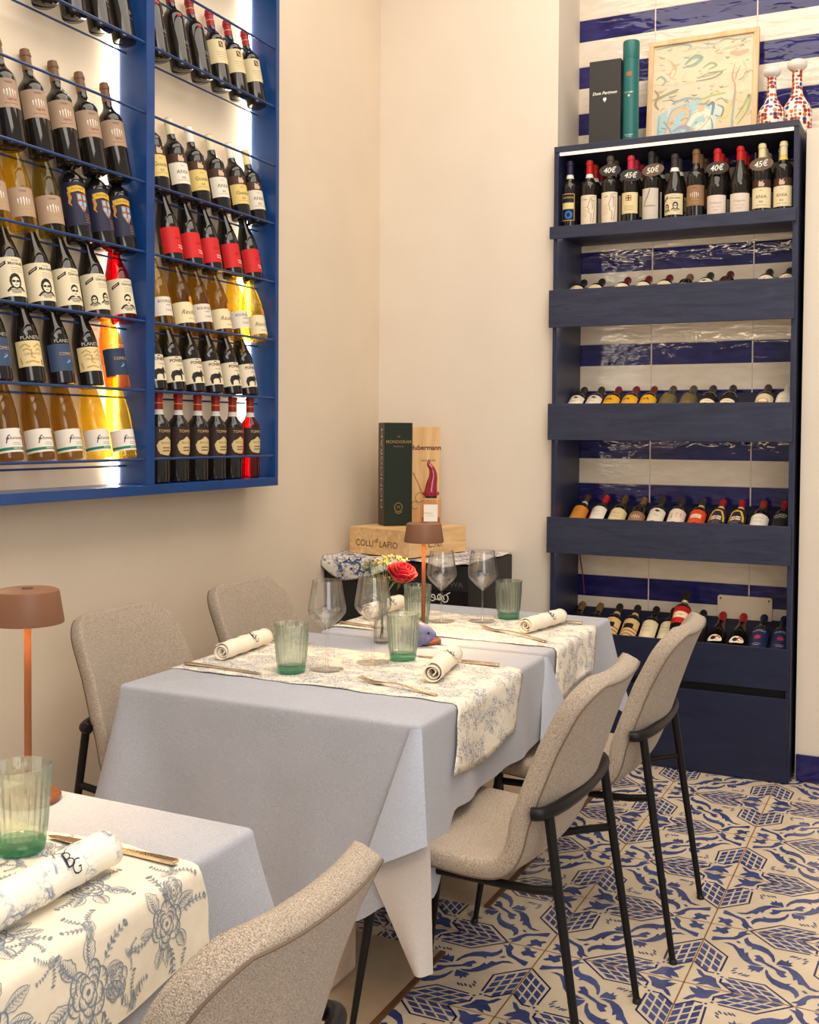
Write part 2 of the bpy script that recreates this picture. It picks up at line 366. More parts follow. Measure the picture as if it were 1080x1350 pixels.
def put_stroke(mb, pts, w, mapf, m):
    A, B = stroke2d(pts, w); n = len(A)
    flat(mb, A+B, [(n+i, n+i+1, i+1, i) for i in range(n-1)], mapf, m)
CLIP = [None]
def strips(poly, st):
    """cut a flat polygon into vertical strips so that it can follow a curved surface"""
    x0 = min(p[0] for p in poly); x1 = max(p[0] for p in poly); a = math.floor(x0/st)*st; out = []
    def half(P, c, sgn):
        R = []
        for i in range(len(P)):
            p, q = P[i-1], P[i]; dp, dq = (p[0]-c)*sgn, (q[0]-c)*sgn
            if (dp >= 0) != (dq >= 0): t = dp/(dp-dq); R.append((c, p[1]+(q[1]-p[1])*t))
            if dq >= 0: R.append(q)
        return R
    while a < x1:
        P = half(half(poly, a, 1), a+st, -1) if len(poly) else []
        if len(P) >= 3: out.append(P)
        a += st
    return out
def flat(mb, vs, fs, mapf, m):
    if CLIP[0]:
        for f_ in fs:
            for P in strips([vs[i] for i in f_], CLIP[0]): mb.add([mapf(*p) for p in P], [tuple(range(len(P)))], m)
    else: mb.add([mapf(*p) for p in vs], fs, m)
def put(mb, vf, mapf, m, dx=0., dy=0.):
    vs, fs = vf
    if vs: flat(mb, [(x+dx, y+dy) for x, y in vs], fs, mapf, m)
def putpoly(mb, pts, mapf, m): flat(mb, list(pts), [tuple(range(len(pts)))], mapf, m)
def ell(cx, cy, rx, ry, n=14, a0=0., rot=0.):
    out = []
    for i in range(n):
        a = a0+2*PI*i/n; x = rx*cos(a); y = ry*sin(a)
        out.append((cx+x*cos(rot)-y*sin(rot), cy+x*sin(rot)+y*cos(rot)))
    return out
def smoothpath(pts, n=6):
    """Catmull-Rom through points"""
    P = [Vector(p) for p in pts]; out = []
    for i in range(len(P)-1):
        a, b, c, d = P[max(i-1, 0)], P[i], P[i+1], P[min(i+2, len(P)-1)]
        for k in range(n):
            t = k/n
            out.append(.5*((2*b)+(c-a)*t+(2*a-5*b+4*c-d)*t*t+(-a+3*b-3*c+d)*t**3))
    out.append(P[-1]); return out

# ------------------------------------------------------------------ camera
cd = bpy.data.cameras.new('camera'); cam = bpy.data.objects.new('camera', cd); COL.objects.link(cam); SC.camera = cam
f, cy, pit, yaw, roll, H = 1428.3, 609.42, .02706, .45275, .006407, 1.42
Fw = Vector((-sin(yaw)*cos(pit), cos(yaw)*cos(pit), -sin(pit)))
R0 = Vector((cos(yaw), sin(yaw), 0)); U0 = R0.cross(Fw)
Rr = R0*cos(roll)+U0*sin(roll); Uu = -R0*sin(roll)+U0*cos(roll)
mw = Matrix((Rr, Uu, -Fw)).transposed().to_4x4(); mw.translation = (0, 0, H); cam.matrix_world = mw
cd.sensor_fit = 'AUTO'; cd.sensor_width = 36; cd.lens = f/1350*36; cd.shift_y = -(675-cy)/1350; cd.clip_start = .02

# ------------------------------------------------------------------ room shell
XL, YB, YA = -2.439, 4.668, 4.98
XE = -1.545
def slab(name, x0, x1, y0, y1, z0, z1, m):
    mb = MB(); mb.bb(x0, x1, y0, y1, z0, z1, m); return struct(mb.build(name, smooth=False))
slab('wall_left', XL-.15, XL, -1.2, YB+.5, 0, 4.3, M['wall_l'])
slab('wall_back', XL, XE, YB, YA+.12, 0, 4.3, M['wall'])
slab('wall_alcove', XE, 1.6, YA, YA+.12, 0, 4.3, M['tilewall'])
mb = MB()
for (xa, xb, z0, z1) in ((-.5015, -.4950, 0., 2.662),):
    pts = [(xa, z0), (1.6, z0), (1.6, z1), (xb, z1)]
    vs = [(x, 4.678, z) for x, z in pts]+[(x, YA, z) for x, z in pts]
    mb.add(vs, [(3,2,1,0), (4,5,6,7), (0,1,5,4), (1,2,6,5), (2,3,7,6), (3,0,4,7)], M['wall'])
struct(mb.build('wall_right', smooth=False))
mb = MB()
x = -.498; k = 0
while x < 1.6:
    mb.bb(x+.001, min(x+.299, 1.6), 4.664, 4.677, 0.003, .112, M['bluetile']); x += .3
struct(mb.build('baseboard_right', smooth=False, bevel=.003))
slab('ceiling', XL-.15, 1.6, -1.2, YA+.12, 4.3, 4.4, M['wall'])

# floor: hand painted majolica tiles, drawn as coloured faces of one mesh
FA = .378; FX, FY = -.565, 2.81
def cell_shapes():
    """one tile, unit square: leaf nodes at (0,0) and (1,1), star nodes at (1,0) and (0,1).
    S repeats by all four symmetries of the tile, Q only by the half turn"""
    S = []; Q = []; K = 1.0
    for (v0, v1) in ((.010, .056), (.070, .116), (.130, .176)):
        for i in range(4):
            u1 = .665-i*.090; u0 = u1-.070
            q = [(u0-K*v0, v0), (u1-K*v0, v0), (u1-K*v1, v1), (u0-K*v1, v1)]
            if q[3][0] > .2: S.append(('b', q))
    S.append(('l', [(.712, .0), (.505, .206), (.262, .196)], .015))
    S.append(('l', [(.222, .165), (.222, .108), (.275, .055), (.33, .005)], .016))
    S.append(('b', [(.218, .176), (.236, .186), (.226, .20), (.205, .192)]))
    Q.append([(.133,.714),(.178,.736),(.221,.721),(.258,.679),(.292,.684),(.307,.619),(.328,.642),(.342,.578),(.382,.505),(.424,.485),(.455,.478),(.418,.459),(.369,.464),(.321,.497),(.283,.548),(.253,.616),(.211,.691),(.167,.711)])
    Q.append([(.478,.436),(.494,.426),(.507,.377),(.539,.328),(.589,.3),(.628,.287),(.662,.304),(.652,.272),(.69,.255),(.717,.217),(.732,.163),(.711,.112),(.696,.165),(.665,.201),(.6,.21),(.546,.246),(.499,.319),(.48,.386)])
    Q.append([(.354,.427),(.38,.454),(.419,.451),(.465,.461),(.461,.421),(.441,.366),(.41,.384),(.391,.348),(.388,.39),(.358,.38),(.372,.41)])
    Q.append([(.372,.611),(.407,.634),(.439,.598),(.461,.544),(.503,.515),(.497,.481),(.461,.51),(.429,.529),(.40,.532),(.383,.547),(.398,.578)])
    Q.append([(.05,.722),(.052,.786),(.126,.803),(.192,.838),(.215,.881),(.217,.933),(.238,.964),(.275,.993),(.266,.952),(.311,.955),(.271,.914),(.249,.86),(.217,.806),(.151,.777),(.069,.719)])
    Q.append([(.218,.781),(.24,.792),(.263,.759),(.24,.755)])
    Q.append([(.025,.875),(.056,.909),(.041,.961),(.085,.949),(.115,.986),(.158,.981),(.127,.945),(.151,.899),(.117,.857),(.082,.878),(.049,.861)])
    Q.append([(.037,.23),(.067,.223),(.109,.166),(.151,.166),(.188,.146),(.205,.085),(.249,.022),(.198,.02),(.15,.042),(.114,.02),(.080,.012),(.102,.05),(.042,.042),(.064,.09),(.1,.129),(.07,.158)])
    for (p, q) in (((.269,.337),(.3,.369)), ((.261,.3),(.292,.331)), ((.275,.274),(.306,.305)), ((.312,.277),(.343,.308)), ((.337,.268),(.368,.299)), ((.361,.267),(.392,.298))):
        Q.append(ell((p[0]+q[0])/2, (p[1]+q[1])/2, .023, .008, 8, 0, .8))
    return S, Q
fb = MB()
CS, CQ = cell_shapes()
i0, i1, j0, j1 = -5, 6, -8, 5
fb.poly([(FX+i0*FA, FY+j0*FA, 0), (FX+i1*FA, FY+j0*FA, 0), (FX+i1*FA, FY+(j1+1)*FA, 0), (FX+i0*FA, FY+(j1+1)*FA, 0)], M['floor_w'])
zz = [0.]
syms = [lambda u, v: (u, v), lambda u, v: (v, u), lambda u, v: (1-v, 1-u), lambda u, v: (1-u, 1-v)]
for i in range(i0, i1):
    for j in range(j0, j1+1):
        leaf = (i+j) % 2 == 0
        for sy in syms:
            def mp(u, v, sy=sy):
                z = zz[0]
                a, b_ = sy(u, v)
                if not leaf: a = 1-a
                return (FX+(i+a)*FA, FY+(j+b_)*FA, z)
            for si, s_ in enumerate(CS):
                zz[0] = .0004+.00001*si
                if s_[0] in 'bd':
                    fb.add([mp(*p) for p in s_[1]], [tuple(range(len(s_[1])))], M['floor_b'] if s_[0] == 'b' else M['floor_d'])
                else: put_stroke(fb, s_[1], s_[2], mp, M['floor_d'] if s_[0] == 'l' else M['floor_b'])
for i in range(i0, i1):
    for j in range(j0, j1+1):
        leaf = (i+j) % 2 == 0
        for tn in (0, 1):
            for si, P in enumerate(CQ):
                pts = [(1-u, 1-v) if tn else (u, v) for u, v in P]
                if not leaf: pts = [(1-u, v) for u, v in pts]
                fb.add([(FX+(i+u)*FA, FY+(j+v)*FA, .0005) for u, v in pts], [tuple(range(len(pts)))], M['floor_b'])
for i in range(i0, i1+1):
    x = FX+i*FA; fb.poly([(x-.002, FY+j0*FA, .0008), (x+.002, FY+j0*FA, .0008), (x+.002, FY+(j1+1)*FA, .0008), (x-.002, FY+(j1+1)*FA, .0008)], M['grout'])
for j in range(j0, j1+2):
    y = FY+j*FA; fb.poly([(FX+i0*FA, y-.0014, .0008), (FX+i1*FA, y-.0014, .0008), (FX+i1*FA, y+.0014, .0008), (FX+i0*FA, y+.0014, .0008)], M['grout'])
# faces must look up
fl = fb.build('floor', smooth=False)
bm = bmesh.new(); bm.from_mesh(fl.data)
for fc in bm.faces:
    fc.normal_update()
    if fc.normal.z < 0: fc.normal_flip()
bm.to_mesh(fl.data); bm.free(); struct(fl)
for n_, (y0, y1) in enumerate(((-.2, 2.672), (2.985, YB))):
    mb = MB(); mb.bb(XL, -1.196, y0, y1, .0, .006, M['stone']); mb.bb(-1.196, -1.180, y0, y1, 0, .0066, M['brass_trim'])
    struct(mb.build('trim_%d' % (n_+1), smooth=False))

# ------------------------------------------------------------------ bottles
def prof(kind, R, Hh):
    if kind == 'bord':
        return [(R*.86, .0), (R*.97, .003), (R, .008), (R, .60*Hh), (R*.985, .625*Hh), (R*.92, .652*Hh), (R*.74, .685*Hh), (R*.54, .715*Hh), (.0155, .755*Hh), (.0142, .80*Hh), (.0138, .93*Hh), (.0158, .935*Hh), (.0158, .965*Hh), (.0140, .97*Hh), (.0138, Hh)]
    if kind == 'burg':
        return [(R*.86, .0), (R*.97, .003), (R, .008), (R, .43*Hh), (R*.98, .47*Hh), (R*.90, .53*Hh), (R*.76, .60*Hh), (R*.60, .67*Hh), (R*.475, .735*Hh), (.0152, .80*Hh), (.0142, .93*Hh), (.0160, .935*Hh), (.0160, .965*Hh), (.0142, .97*Hh), (.0140, Hh)]
    return [(R*.86, .0), (R*.97, .003), (R, .008), (R, .38*Hh), (R*.97, .44*Hh), (R*.87, .53*Hh), (R*.70, .64*Hh), (R*.54, .74*Hh), (.0160, .83*Hh), (.0140, .90*Hh), (.0138, .94*Hh), (.0155, .945*Hh), (.0155, .97*Hh), (.0138, Hh)]
def face_art(mb, mp, cx, cz, s, ink, skin, hair=1, dark=None):
    """little ink portrait with sunglasses"""
    put_stroke(mb, [(cx-s*.9, cz-s*.9), (cx-s*.55, cz-s*.55), (cx, cz-s*.45), (cx+s*.55, cz-s*.55), (cx+s*.9, cz-s*.9)], s*.2, mp, ink)
    for k in range(4): put_stroke(mb, [(cx-s*(.7-.1*k), cz-s*(.75+.12*k)), (cx+s*(.7-.1*k), cz-s*(.72+.12*k))], s*.05, mp, ink)
    if hair: putpoly(mb, ell(cx, cz+s*.12, s*.62, s*.82, 12), mp, ink)
    else: putpoly(mb, ell(cx, cz+s*.30, s*.44, s*.5, 12), mp, ink)
    putpoly(mb, ell(cx, cz, s*.40, s*.55, 12), lambda a, b_: mp(a, b_, 2), skin)
    for e in (-1, 1): putpoly(mb, ell(cx+e*s*.2, cz+s*.1, s*.18, s*.13, 8), lambda a, b_: mp(a, b_, 3), ink)
    put_stroke(mb, [(cx-s*.14, cz-s*.28), (cx+s*.14, cz-s*.28)], s*.07, lambda a, b_: mp(a, b_, 3), ink)
    put_stroke(mb, [(cx, cz+s*.02), (cx+s*.05, cz-s*.13)], s*.04, lambda a, b_: mp(a, b_, 3), ink)

INK = C_(34, 28, 26); WH = C_(240, 234, 220); CRM = C_(232, 218, 184); TAUPE = C_(164, 136, 112)
def art(kind, mb, mp, R, z0, z1, arc):
    w = R*arc; zc = (z0+z1)/2; h = z1-z0
    T = lambda s, sz, x, z, m, sh=0., of=.0: put(mb, text2d(s, sz, sh, of), mp, m, x, z)
    bars = lambda c, hh=1.: [put_stroke(mb, [(-.016+.008*k, zc-.012*hh*(1-.5*abs(k-2)/2)), (-.016+.008*k, zc+.014*hh*(1-.35*abs(k-2)/2))], [.0012, .0032], mp, c) for k in range(5)]
    if kind in ('taupe_red', 'taupe_white', 'taupe'):
        bars(WH); T('TERRE', .008, 0, z1-.014, C_(90, 74, 62))
        c = C_(150, 40, 30) if kind == 'taupe_red' else C_(196, 170, 40)
        T('lagrein' if kind == 'taupe_red' else 'Mueller', .010, .004, z0+.022, c); put_stroke(mb, [(-.02, z0+.012), (.02, z0+.012)], .001, mp, c)
    elif kind == 'navy_crest':
        Y = C_(222, 178, 44)
        put_stroke(mb, [(-.030, z1-.026), (0, z1-.020), (.030, z1-.026)], .018, mp, Y); T('ACE PERE', .009, 0, z1-.025, C_(40, 36, 50))
        put_stroke(mb, [(-.030, z1-.03), (-.026, z1-.05), (-.031, z1-.065), (-.024, z1-.075)], [.008, .010, .007, .002], mp, C_(200, 140, 60))
        sh = [(-.006, zc+.030), (.026, zc+.030), (.026, zc-.002), (.010, zc-.030), (-.006, zc-.002)]
        putpoly(mb, sh, mp, C_(190, 120, 60)); 
        for (a, b_) in ((.001, .020), (.018, .018), (.002, .0), (.017, -.002), (.010, -.014)): putpoly(mb, ell(a, zc+b_, .006, .008, 6), lambda p, q: mp(p, q, 2), C_(120, 190, 220))
        put_stroke(mb, [(.010, zc+.030), (.010, zc-.028)], .003, lambda p, q: mp(p, q, 3), C_(160, 60, 30)); put_stroke(mb, [(-.006, zc+.008), (.026, zc+.008)], .003, lambda p, q: mp(p, q, 3), C_(160, 60, 30))
        for k in range(4): put_stroke(mb, [(.012, z0+.034-.008*k), (.032, z0+.034-.008*k)], .003, mp, C_(130, 96, 70))
    elif kind in ('portrait_a', 'portrait_b', 'portrait_c'):
        T('Vino per', .006, .010, z1-.011, INK); T('Mariabella' if kind == 'portrait_a' else 'Giancarlo', .012, .014, z1-.022, INK, 0, .01)
        for k in range(3): put_stroke(mb, [(-.004, z1-.031-.006*k), (.030, z1-.031-.006*k)], .0014, mp, C_(170, 150, 130))
        putpoly(mb, [(-.042, z1-.034), (-.016, z1-.020), (-.016, z1-.010), (-.042, z1-.024)], mp, INK)
        put_stroke(mb, [(-.038, z1-.027), (-.020, z1-.0165)], .0022, lambda a, b_: mp(a, b_, 2), C_(200, 180, 150))
        if kind == 'portrait_c': face_art(mb, mp, -.022, z0+.030, .017, INK, CRM, 1); face_art(mb, mp, .016, z0+.036, .019, INK, CRM, 1)
        else: face_art(mb, mp, .004, z0+.040, .028, INK, CRM, 1 if kind == 'portrait_a' else 0)
    elif kind == 'cerasuolo':
        O = C_(190, 150, 84)
        for pts in ([(-.030, zc+.020), (-.016, zc+.028), (-.002, zc+.018)], [(.008, zc+.018), (.022, zc+.028), (.034, zc+.020)], [(-.024, zc+.010), (-.012, zc+.015), (-.002, zc+.008)], [(.012, zc+.008), (.022, zc+.014), (.032, zc+.008)], [(0, zc+.012), (-.002, zc-.010), (.008, zc-.014)], [(-.020, zc-.026), (0, zc-.022), (.020, zc-.028)], [(-.034, zc-.01), (-.03, zc-.03)]):
            put_stroke(mb, pts, .0042, mp, O)
        T('CERASUOLO', .009, .004, zc-.004, C_(150, 110, 60)); T('PLANETA', .015, .006, z1+.004, C_(200, 190, 170))
        putpoly(mb, [(.028, z0+.004), (.033, z0+.004), (.033, z0+.020), (.028, z0+.020)], mp, INK)
    elif kind == 'cometa':
        T('PLANETA', .014, .006, z1+.004 if z1 < .13 else z1-.016, C_(190, 184, 170)); T('COMETA', .013, .012, zc+.006, C_(196, 168, 110)); put_stroke(mb, [(.004, zc-.018), (.018, zc-.010)], [.002, .007], mp, C_(80, 170, 210))
        T('sicilia', .008, .016, zc-.008, C_(170, 110, 60))
    elif kind == 'riesling':
        put_stroke(mb, [(-w/2, z0+.010), (-w/4, z0+.010), (0, z0+.010), (w/4, z0+.010), (w/2, z0+.010)], .008, mp, C_(30, 122, 92))
        T('RIESLING', .007, .018, z0+.008, WH); T('falkenstein', .0125, .014, zc+.002, C_(40, 60, 60), .35); T('f', .034, -.008, zc-.008, C_(40, 60, 60), .3)
        for k in range(2): put_stroke(mb, [(.004, zc-.008-.005*k), (.030, zc-.008-.005*k)], .0012, mp, C_(140, 140, 130))
        put_stroke(mb, [(.034, z1-.012), (.040, z1-.008), (.044, z1-.020)], .003, mp, INK)
    elif kind == 'script':
        putpoly(mb, [(-.006, z1-.012), (.008, z1-.012), (.008, z1-.004), (-.006, z1-.004)], mp, C_(190, 30, 34)); T('bb', .024, .012, z0+.030, C_(130, 124, 120), .3); put_stroke(mb, [(.0, z0+.018), (.03, z0+.018)], .0012, mp, C_(130, 124, 120))
    elif kind == 'cream_red':
        putpoly(mb, [(-.004, z1-.008), (.014, z1-.008), (.014, z1-.030), (-.004, z1-.030)], mp, C_(104, 76, 62)); put_stroke(mb, [(.001, z1-.012), (.009, z1-.026)], .003, lambda a, b_: mp(a, b_, 2), CRM)
        for k in range(4): put_stroke(mb, [(-.018+.004*k, zc-.004-.009*k), (.026-.003*k, zc-.004-.009*k)], .0014, mp, C_(150, 130, 100))
    elif kind in ('ania', 'guado'):
        T('2018', .006, 0, z1-.014, C_(120, 104, 84)); T('ANIA' if kind == 'ania' else 'Guado', .019, 0, zc-.002, C_(74, 60, 50)); T('&&', .013, 0, zc-.020, C_(140, 120, 100)); put_stroke(mb, [(-.022, z0+.012), (.022, z0+.012)], .0014, mp, C_(150, 130, 100))
        put_stroke(mb, [(-w/2, z1+.016), (-w/4, z1+.016), (0, z1+.016), (w/4, z1+.016), (w/2, z1+.016)], .032, mp, C_(70, 46, 34))
        putpoly(mb, [(-.010, z1+.004), (.010, z1+.004), (.013, z1+.016), (.006, z1+.018), (.008, z1+.028), (0, z1+.022), (-.008, z1+.028), (-.011, z1+.014)], lambda a, b_: mp(a, b_, 2), C_(206, 176, 150))
    elif kind == 'red':
        T('ciro', .016, .010, zc+.002, C_(120, 16, 20)); 
        for k in range(2): put_stroke(mb, [(.006, z0+.026-.008*k), (.032, z0+.024-.008*k)], .002, mp, WH)
        for a in ([(.040, z1-.004), (.046, z1-.02), (.040, z1-.04)], [(.046, z1-.004), (.041, z1-.03), (.050, z1-.05)], [(.050, z0+.004), (.052, z1-.004)]): put_stroke(mb, a, .004, mp, WH)
    elif kind == 'bour':
        T('BOURGEOIS', .013, .008, z1-.020, C_(60, 54, 50)); T('chablis', .008, .010, zc+.002, C_(110, 100, 90)); T('Louis', .013, .010, z0+.016, C_(120, 110, 96), .3)
    elif kind == 'reuilly':
        T('Reuilly', .022, .006, zc-.006, C_(90, 60, 50), .4); put_stroke(mb, [(-.004, z0+.014), (.030, z0+.014)], .0016, mp, C_(140, 120, 100))
        putpoly(mb, ell(.022, z1+.010, .012, .014, 10), lambda a, b_: mp(a, b_, 2), C_(212, 140, 50))
    elif kind == 'ponente':
        T('PONENTE', .015, .014, z1-.020, INK, 0, .02); put_stroke(mb, [(.0, z1-.004), (.012, z1-.004)], .003, mp, INK); T('lucania', .009, .014, z1-.034, C_(120, 104, 90))
        o = [(-.020, .004), (-.024, .022), (-.018, .036), (-.004, .040), (.010, .038), (.014, .048), (.017, .040), (.022, .046), (.022, .036), (.030, .026), (.026, .022), (.018, .028), (.016, .004), (.011, .004), (.010, .020), (-.004, .022), (-.012, .018), (-.014, .004)]
        putpoly(mb, [(a, z0+b_) for a, b_ in o], mp, INK)
    elif kind == 'tommasi':
        T('TOMMASI', .014, .010, z1-.020, C_(206, 176, 120))
        o = [(-.022, .014), (-.026, .030), (-.018, .044), (-.004, .050), (.008, .060), (.022, .052), (.034, .046), (.040, .028), (.034, .010), (.018, -.004), (.0, -.002), (-.014, .002)]
        putpoly(mb, [(a, z0+.012+b_) for a, b_ in o], mp, C_(208, 184, 132)); T('RAFAEL', .012, .010, z0+.046, C_(110, 80, 50), 0)
        for g in range(2): put_stroke(mb, [(-.006, z0+.034-.010*g), (.026, z0+.034-.010*g)], .004, lambda a, b_: mp(a, b_, 2), C_(120, 92, 60))
    # bottles of the navy shelf
    elif kind == 'dark_gold':
        G = C_(206, 164, 60)
        for a in ([(-.030, z0+.002), (-.030, z1-.002)], [(.030, z0+.002), (.030, z1-.002)], [(-.03, z1-.002), (.03, z1-.002)], [(-.03, z0+.002), (.03, z0+.002)]): put_stroke(mb, a, .003, mp, G)
        T('DAMIANI', .013, 0, z1-.022, G); putpoly(mb, [(-.028, zc-.008), (.028, zc-.008), (.028, zc+.020), (-.028, zc+.020)], mp, C_(220, 204, 140)); putpoly(mb, ell(.004, z0+.026, .018, .018, 10), mp, C_(40, 110, 200)); putpoly(mb, ell(.004, z0+.026, .008, .010, 8), lambda a, b_: mp(a, b_, 2), C_(20, 24, 60))
    elif kind == 'profile':
        for pts in ([(.030, z1-.008), (.012, z1-.012), (.008, z1-.030), (.0, zc+.010), (.006, zc+.004), (.004, zc-.010), (.016, zc-.02), (.014, z0+.01)], [(.018, z1-.016), (.022, zc+.010), (.02, zc)], [(.028, z1-.02), (.03, zc), (.024, z0+.01)], [(.014, z1-.02), (.026, z1-.026)]): put_stroke(mb, pts, .003, mp, C_(150, 140, 130))
        T('Lupi', .012, -.012, z1-.022, C_(120, 90, 84), .3)
        for k in range(6): put_stroke(mb, [(-.026, zc+.010-.008*k), (-.002-.003*(k % 2), zc+.010-.008*k)], .0014, mp, C_(200, 130, 110))
    elif kind == 'square':
        putpoly(mb, [(-.012, z1-.012), (.012, z1-.012), (.012, z1-.036), (-.012, z1-.036)], mp, C_(140, 60, 40))
        for k in range(4): putpoly(mb, ell(-.006+.012*(k % 2), z1-.018-.012*(k//2), .004, .004, 6), lambda a, b_: mp(a, b_, 2), CRM)
        for k in range(3): put_stroke(mb, [(-.022, zc-.014-.008*k), (.022, zc-.014-.008*k)], .0016, mp, C_(150, 130, 96))
    elif kind == 'feather':
        put_stroke(mb, smoothpath([(-.024, zc-.01, 0), (-.016, zc+.02, 0), (.002, z1-.004, 0)], 5) and [(-.024, zc-.01), (-.018, zc+.014), (-.008, zc+.032), (.002, z1-.004)], .003, mp, C_(60, 56, 52)); T('cavaliere', .013, .004, zc-.012, C_(90, 84, 78), .35); putpoly(mb, ell(.004, z0+.022, .005, .005, 8), mp, C_(200, 200, 196))
    elif kind == 'spots':
        for k in range(9): putpoly(mb, ell(.002+.022*sin(k*2.1), zc+.016*cos(k*1.7), .004, .003, 6), mp, C_(176, 40, 50))
    elif kind == 'grey':
        T('Greppone', .012, 0, zc+.004, C_(150, 130, 130)); put_stroke(mb, [(-.02, zc-.010), (.02, zc-.010)], .0014, mp, C_(170, 150, 140)); T('rosso', .009, 0, z0+.014, C_(150, 130, 130))
    elif kind == 'leaf':
        putpoly(mb, [(-.012, z1-.018), (.0, z1-.012), (.016, z1-.020), (.002, z1-.030)], mp, INK); T('elea', .012, .002, zc-.008, C_(90, 84, 80))
    elif kind == 'orangebox':
        putpoly(mb, [(-.024, zc-.014), (.024, zc-.014), (.024, zc+.014), (-.024, zc+.014)], mp, C_(226, 214, 190)); T('nero', .016, 0, zc-.005, C_(120, 130, 110))
    elif kind == 'redbox':
        putpoly(mb, [(-.034, zc-.018), (.034, zc-.018), (.034, zc+.018), (-.034, zc+.018)], mp, C_(232, 216, 180)); T('Villa', .014, 0, zc-.004, C_(120, 96, 60), .3)
    elif kind == 'stripe':
        for k in range(4): put_stroke(mb, [(-w/2, z0+.012+.022*k), (-w/4, z0+.008+.022*k), (0, z0+.014+.022*k), (w/4, z0+.010+.022*k), (w/2, z0+.012+.022*k)], .008, mp, C_(150, 112, 70))
        putpoly(mb, [(-.022, zc+.004), (.022, zc+.004), (.022, zc+.036), (-.022, zc+.036)], lambda a, b_: mp(a, b_, 2), INK); T('RISERVA', .009, 0, zc+.018, C_(180, 150, 100))
    elif kind == 'plain':
        T('Rocca', .012, 0, zc+.012, C_(140, 110, 70)); put_stroke(mb, [(-.02, zc-.006), (.02, zc-.006)], .0016, mp, C_(160, 136, 96)); put_stroke(mb, [(-.016, zc-.016), (.016, zc-.016)], .0016, mp, C_(160, 136, 96))
    elif kind == 'yellow':
        T('FA', .026, 0, zc+.014, C_(40, 34, 26), 0, .03); put_stroke(mb, [(-.02, zc-.004), (.02, zc-.004)], .0016, mp, C_(90, 70, 20))
    elif kind == 'cock':
        putpoly(mb, ell(0, zc, .034, .022, 14), mp, WH); putpoly(mb, ell(-.004, zc, .012, .013, 8), lambda a, b_: mp(a, b_, 2), INK)
        put_stroke(mb, [(.002, zc+.004), (.014, zc+.014), (.024, zc+.004)], .008, lambda a, b_: mp(a, b_, 2), C_(190, 30, 30)); put_stroke(mb, [(.004, zc-.006), (.016, zc-.010)], .006, lambda a, b_: mp(a, b_, 3), C_(226, 180, 40))
    elif kind == 'star':
        T('MUSTILLI', .015, 0, z1-.026, C_(220, 214, 206))
        for k in range(8):
            a = k*PI/4; put_stroke(mb, [(.003*cos(a), zc+.002+.003*sin(a)), (.017*cos(a), zc+.002+.017*sin(a))], [.006, .002], mp, C_(206, 60, 110))
        put_stroke(mb, [(-.02, z0+.026), (.02, z0+.026)], .002, mp, C_(200, 150, 160)); put_stroke(mb, [(-.012, z0+.016), (.012, z0+.016)], .002, mp, C_(200, 200, 200))
    elif kind == 'blackw':
        T('PALAZZO', .013, 0, z1-.022, WH); put_stroke(mb, [(-.026, z1-.030), (.026, z1-.030)], .0016, mp, WH); put_stroke(mb, [(-.022, z1-.038), (.022, z1-.038)], .0012, mp, WH)
    elif kind == 'yarch':
        Y = C_(232, 190, 30); put_stroke(mb, [(-.034, zc-.01), (-.032, zc+.02), (-.018, z1-.010), (0, z1-.006), (.018, z1-.010), (.032, zc+.02), (.034, zc-.01)], .010, mp, Y)
        putpoly(mb, [(-.022, zc-.008), (.022, zc-.008), (.022, zc+.020), (-.022, zc+.020)], mp, C_(214, 200, 176))
        put_stroke(mb, [(0, zc-.008), (0, zc+.02)], .006, lambda a, b_: mp(a, b_, 2), C_(206, 130, 50)); put_stroke(mb, [(-.022, zc+.006), (.022, zc+.006)], .005, lambda a, b_: mp(a, b_, 2), C_(90, 110, 160))
        for k in range(3): put_stroke(mb, [(-.018, zc-.018-.008*k), (.018, zc-.018-.008*k)], .002, mp, C_(150, 120, 80))
    elif kind == 'gold':
        putpoly(mb, ell(0, zc, .026, .020, 12), mp, C_(176, 140, 80)); putpoly(mb, ell(0, zc, .019, .013, 12), lambda a, b_: mp(a, b_, 2), CRM)

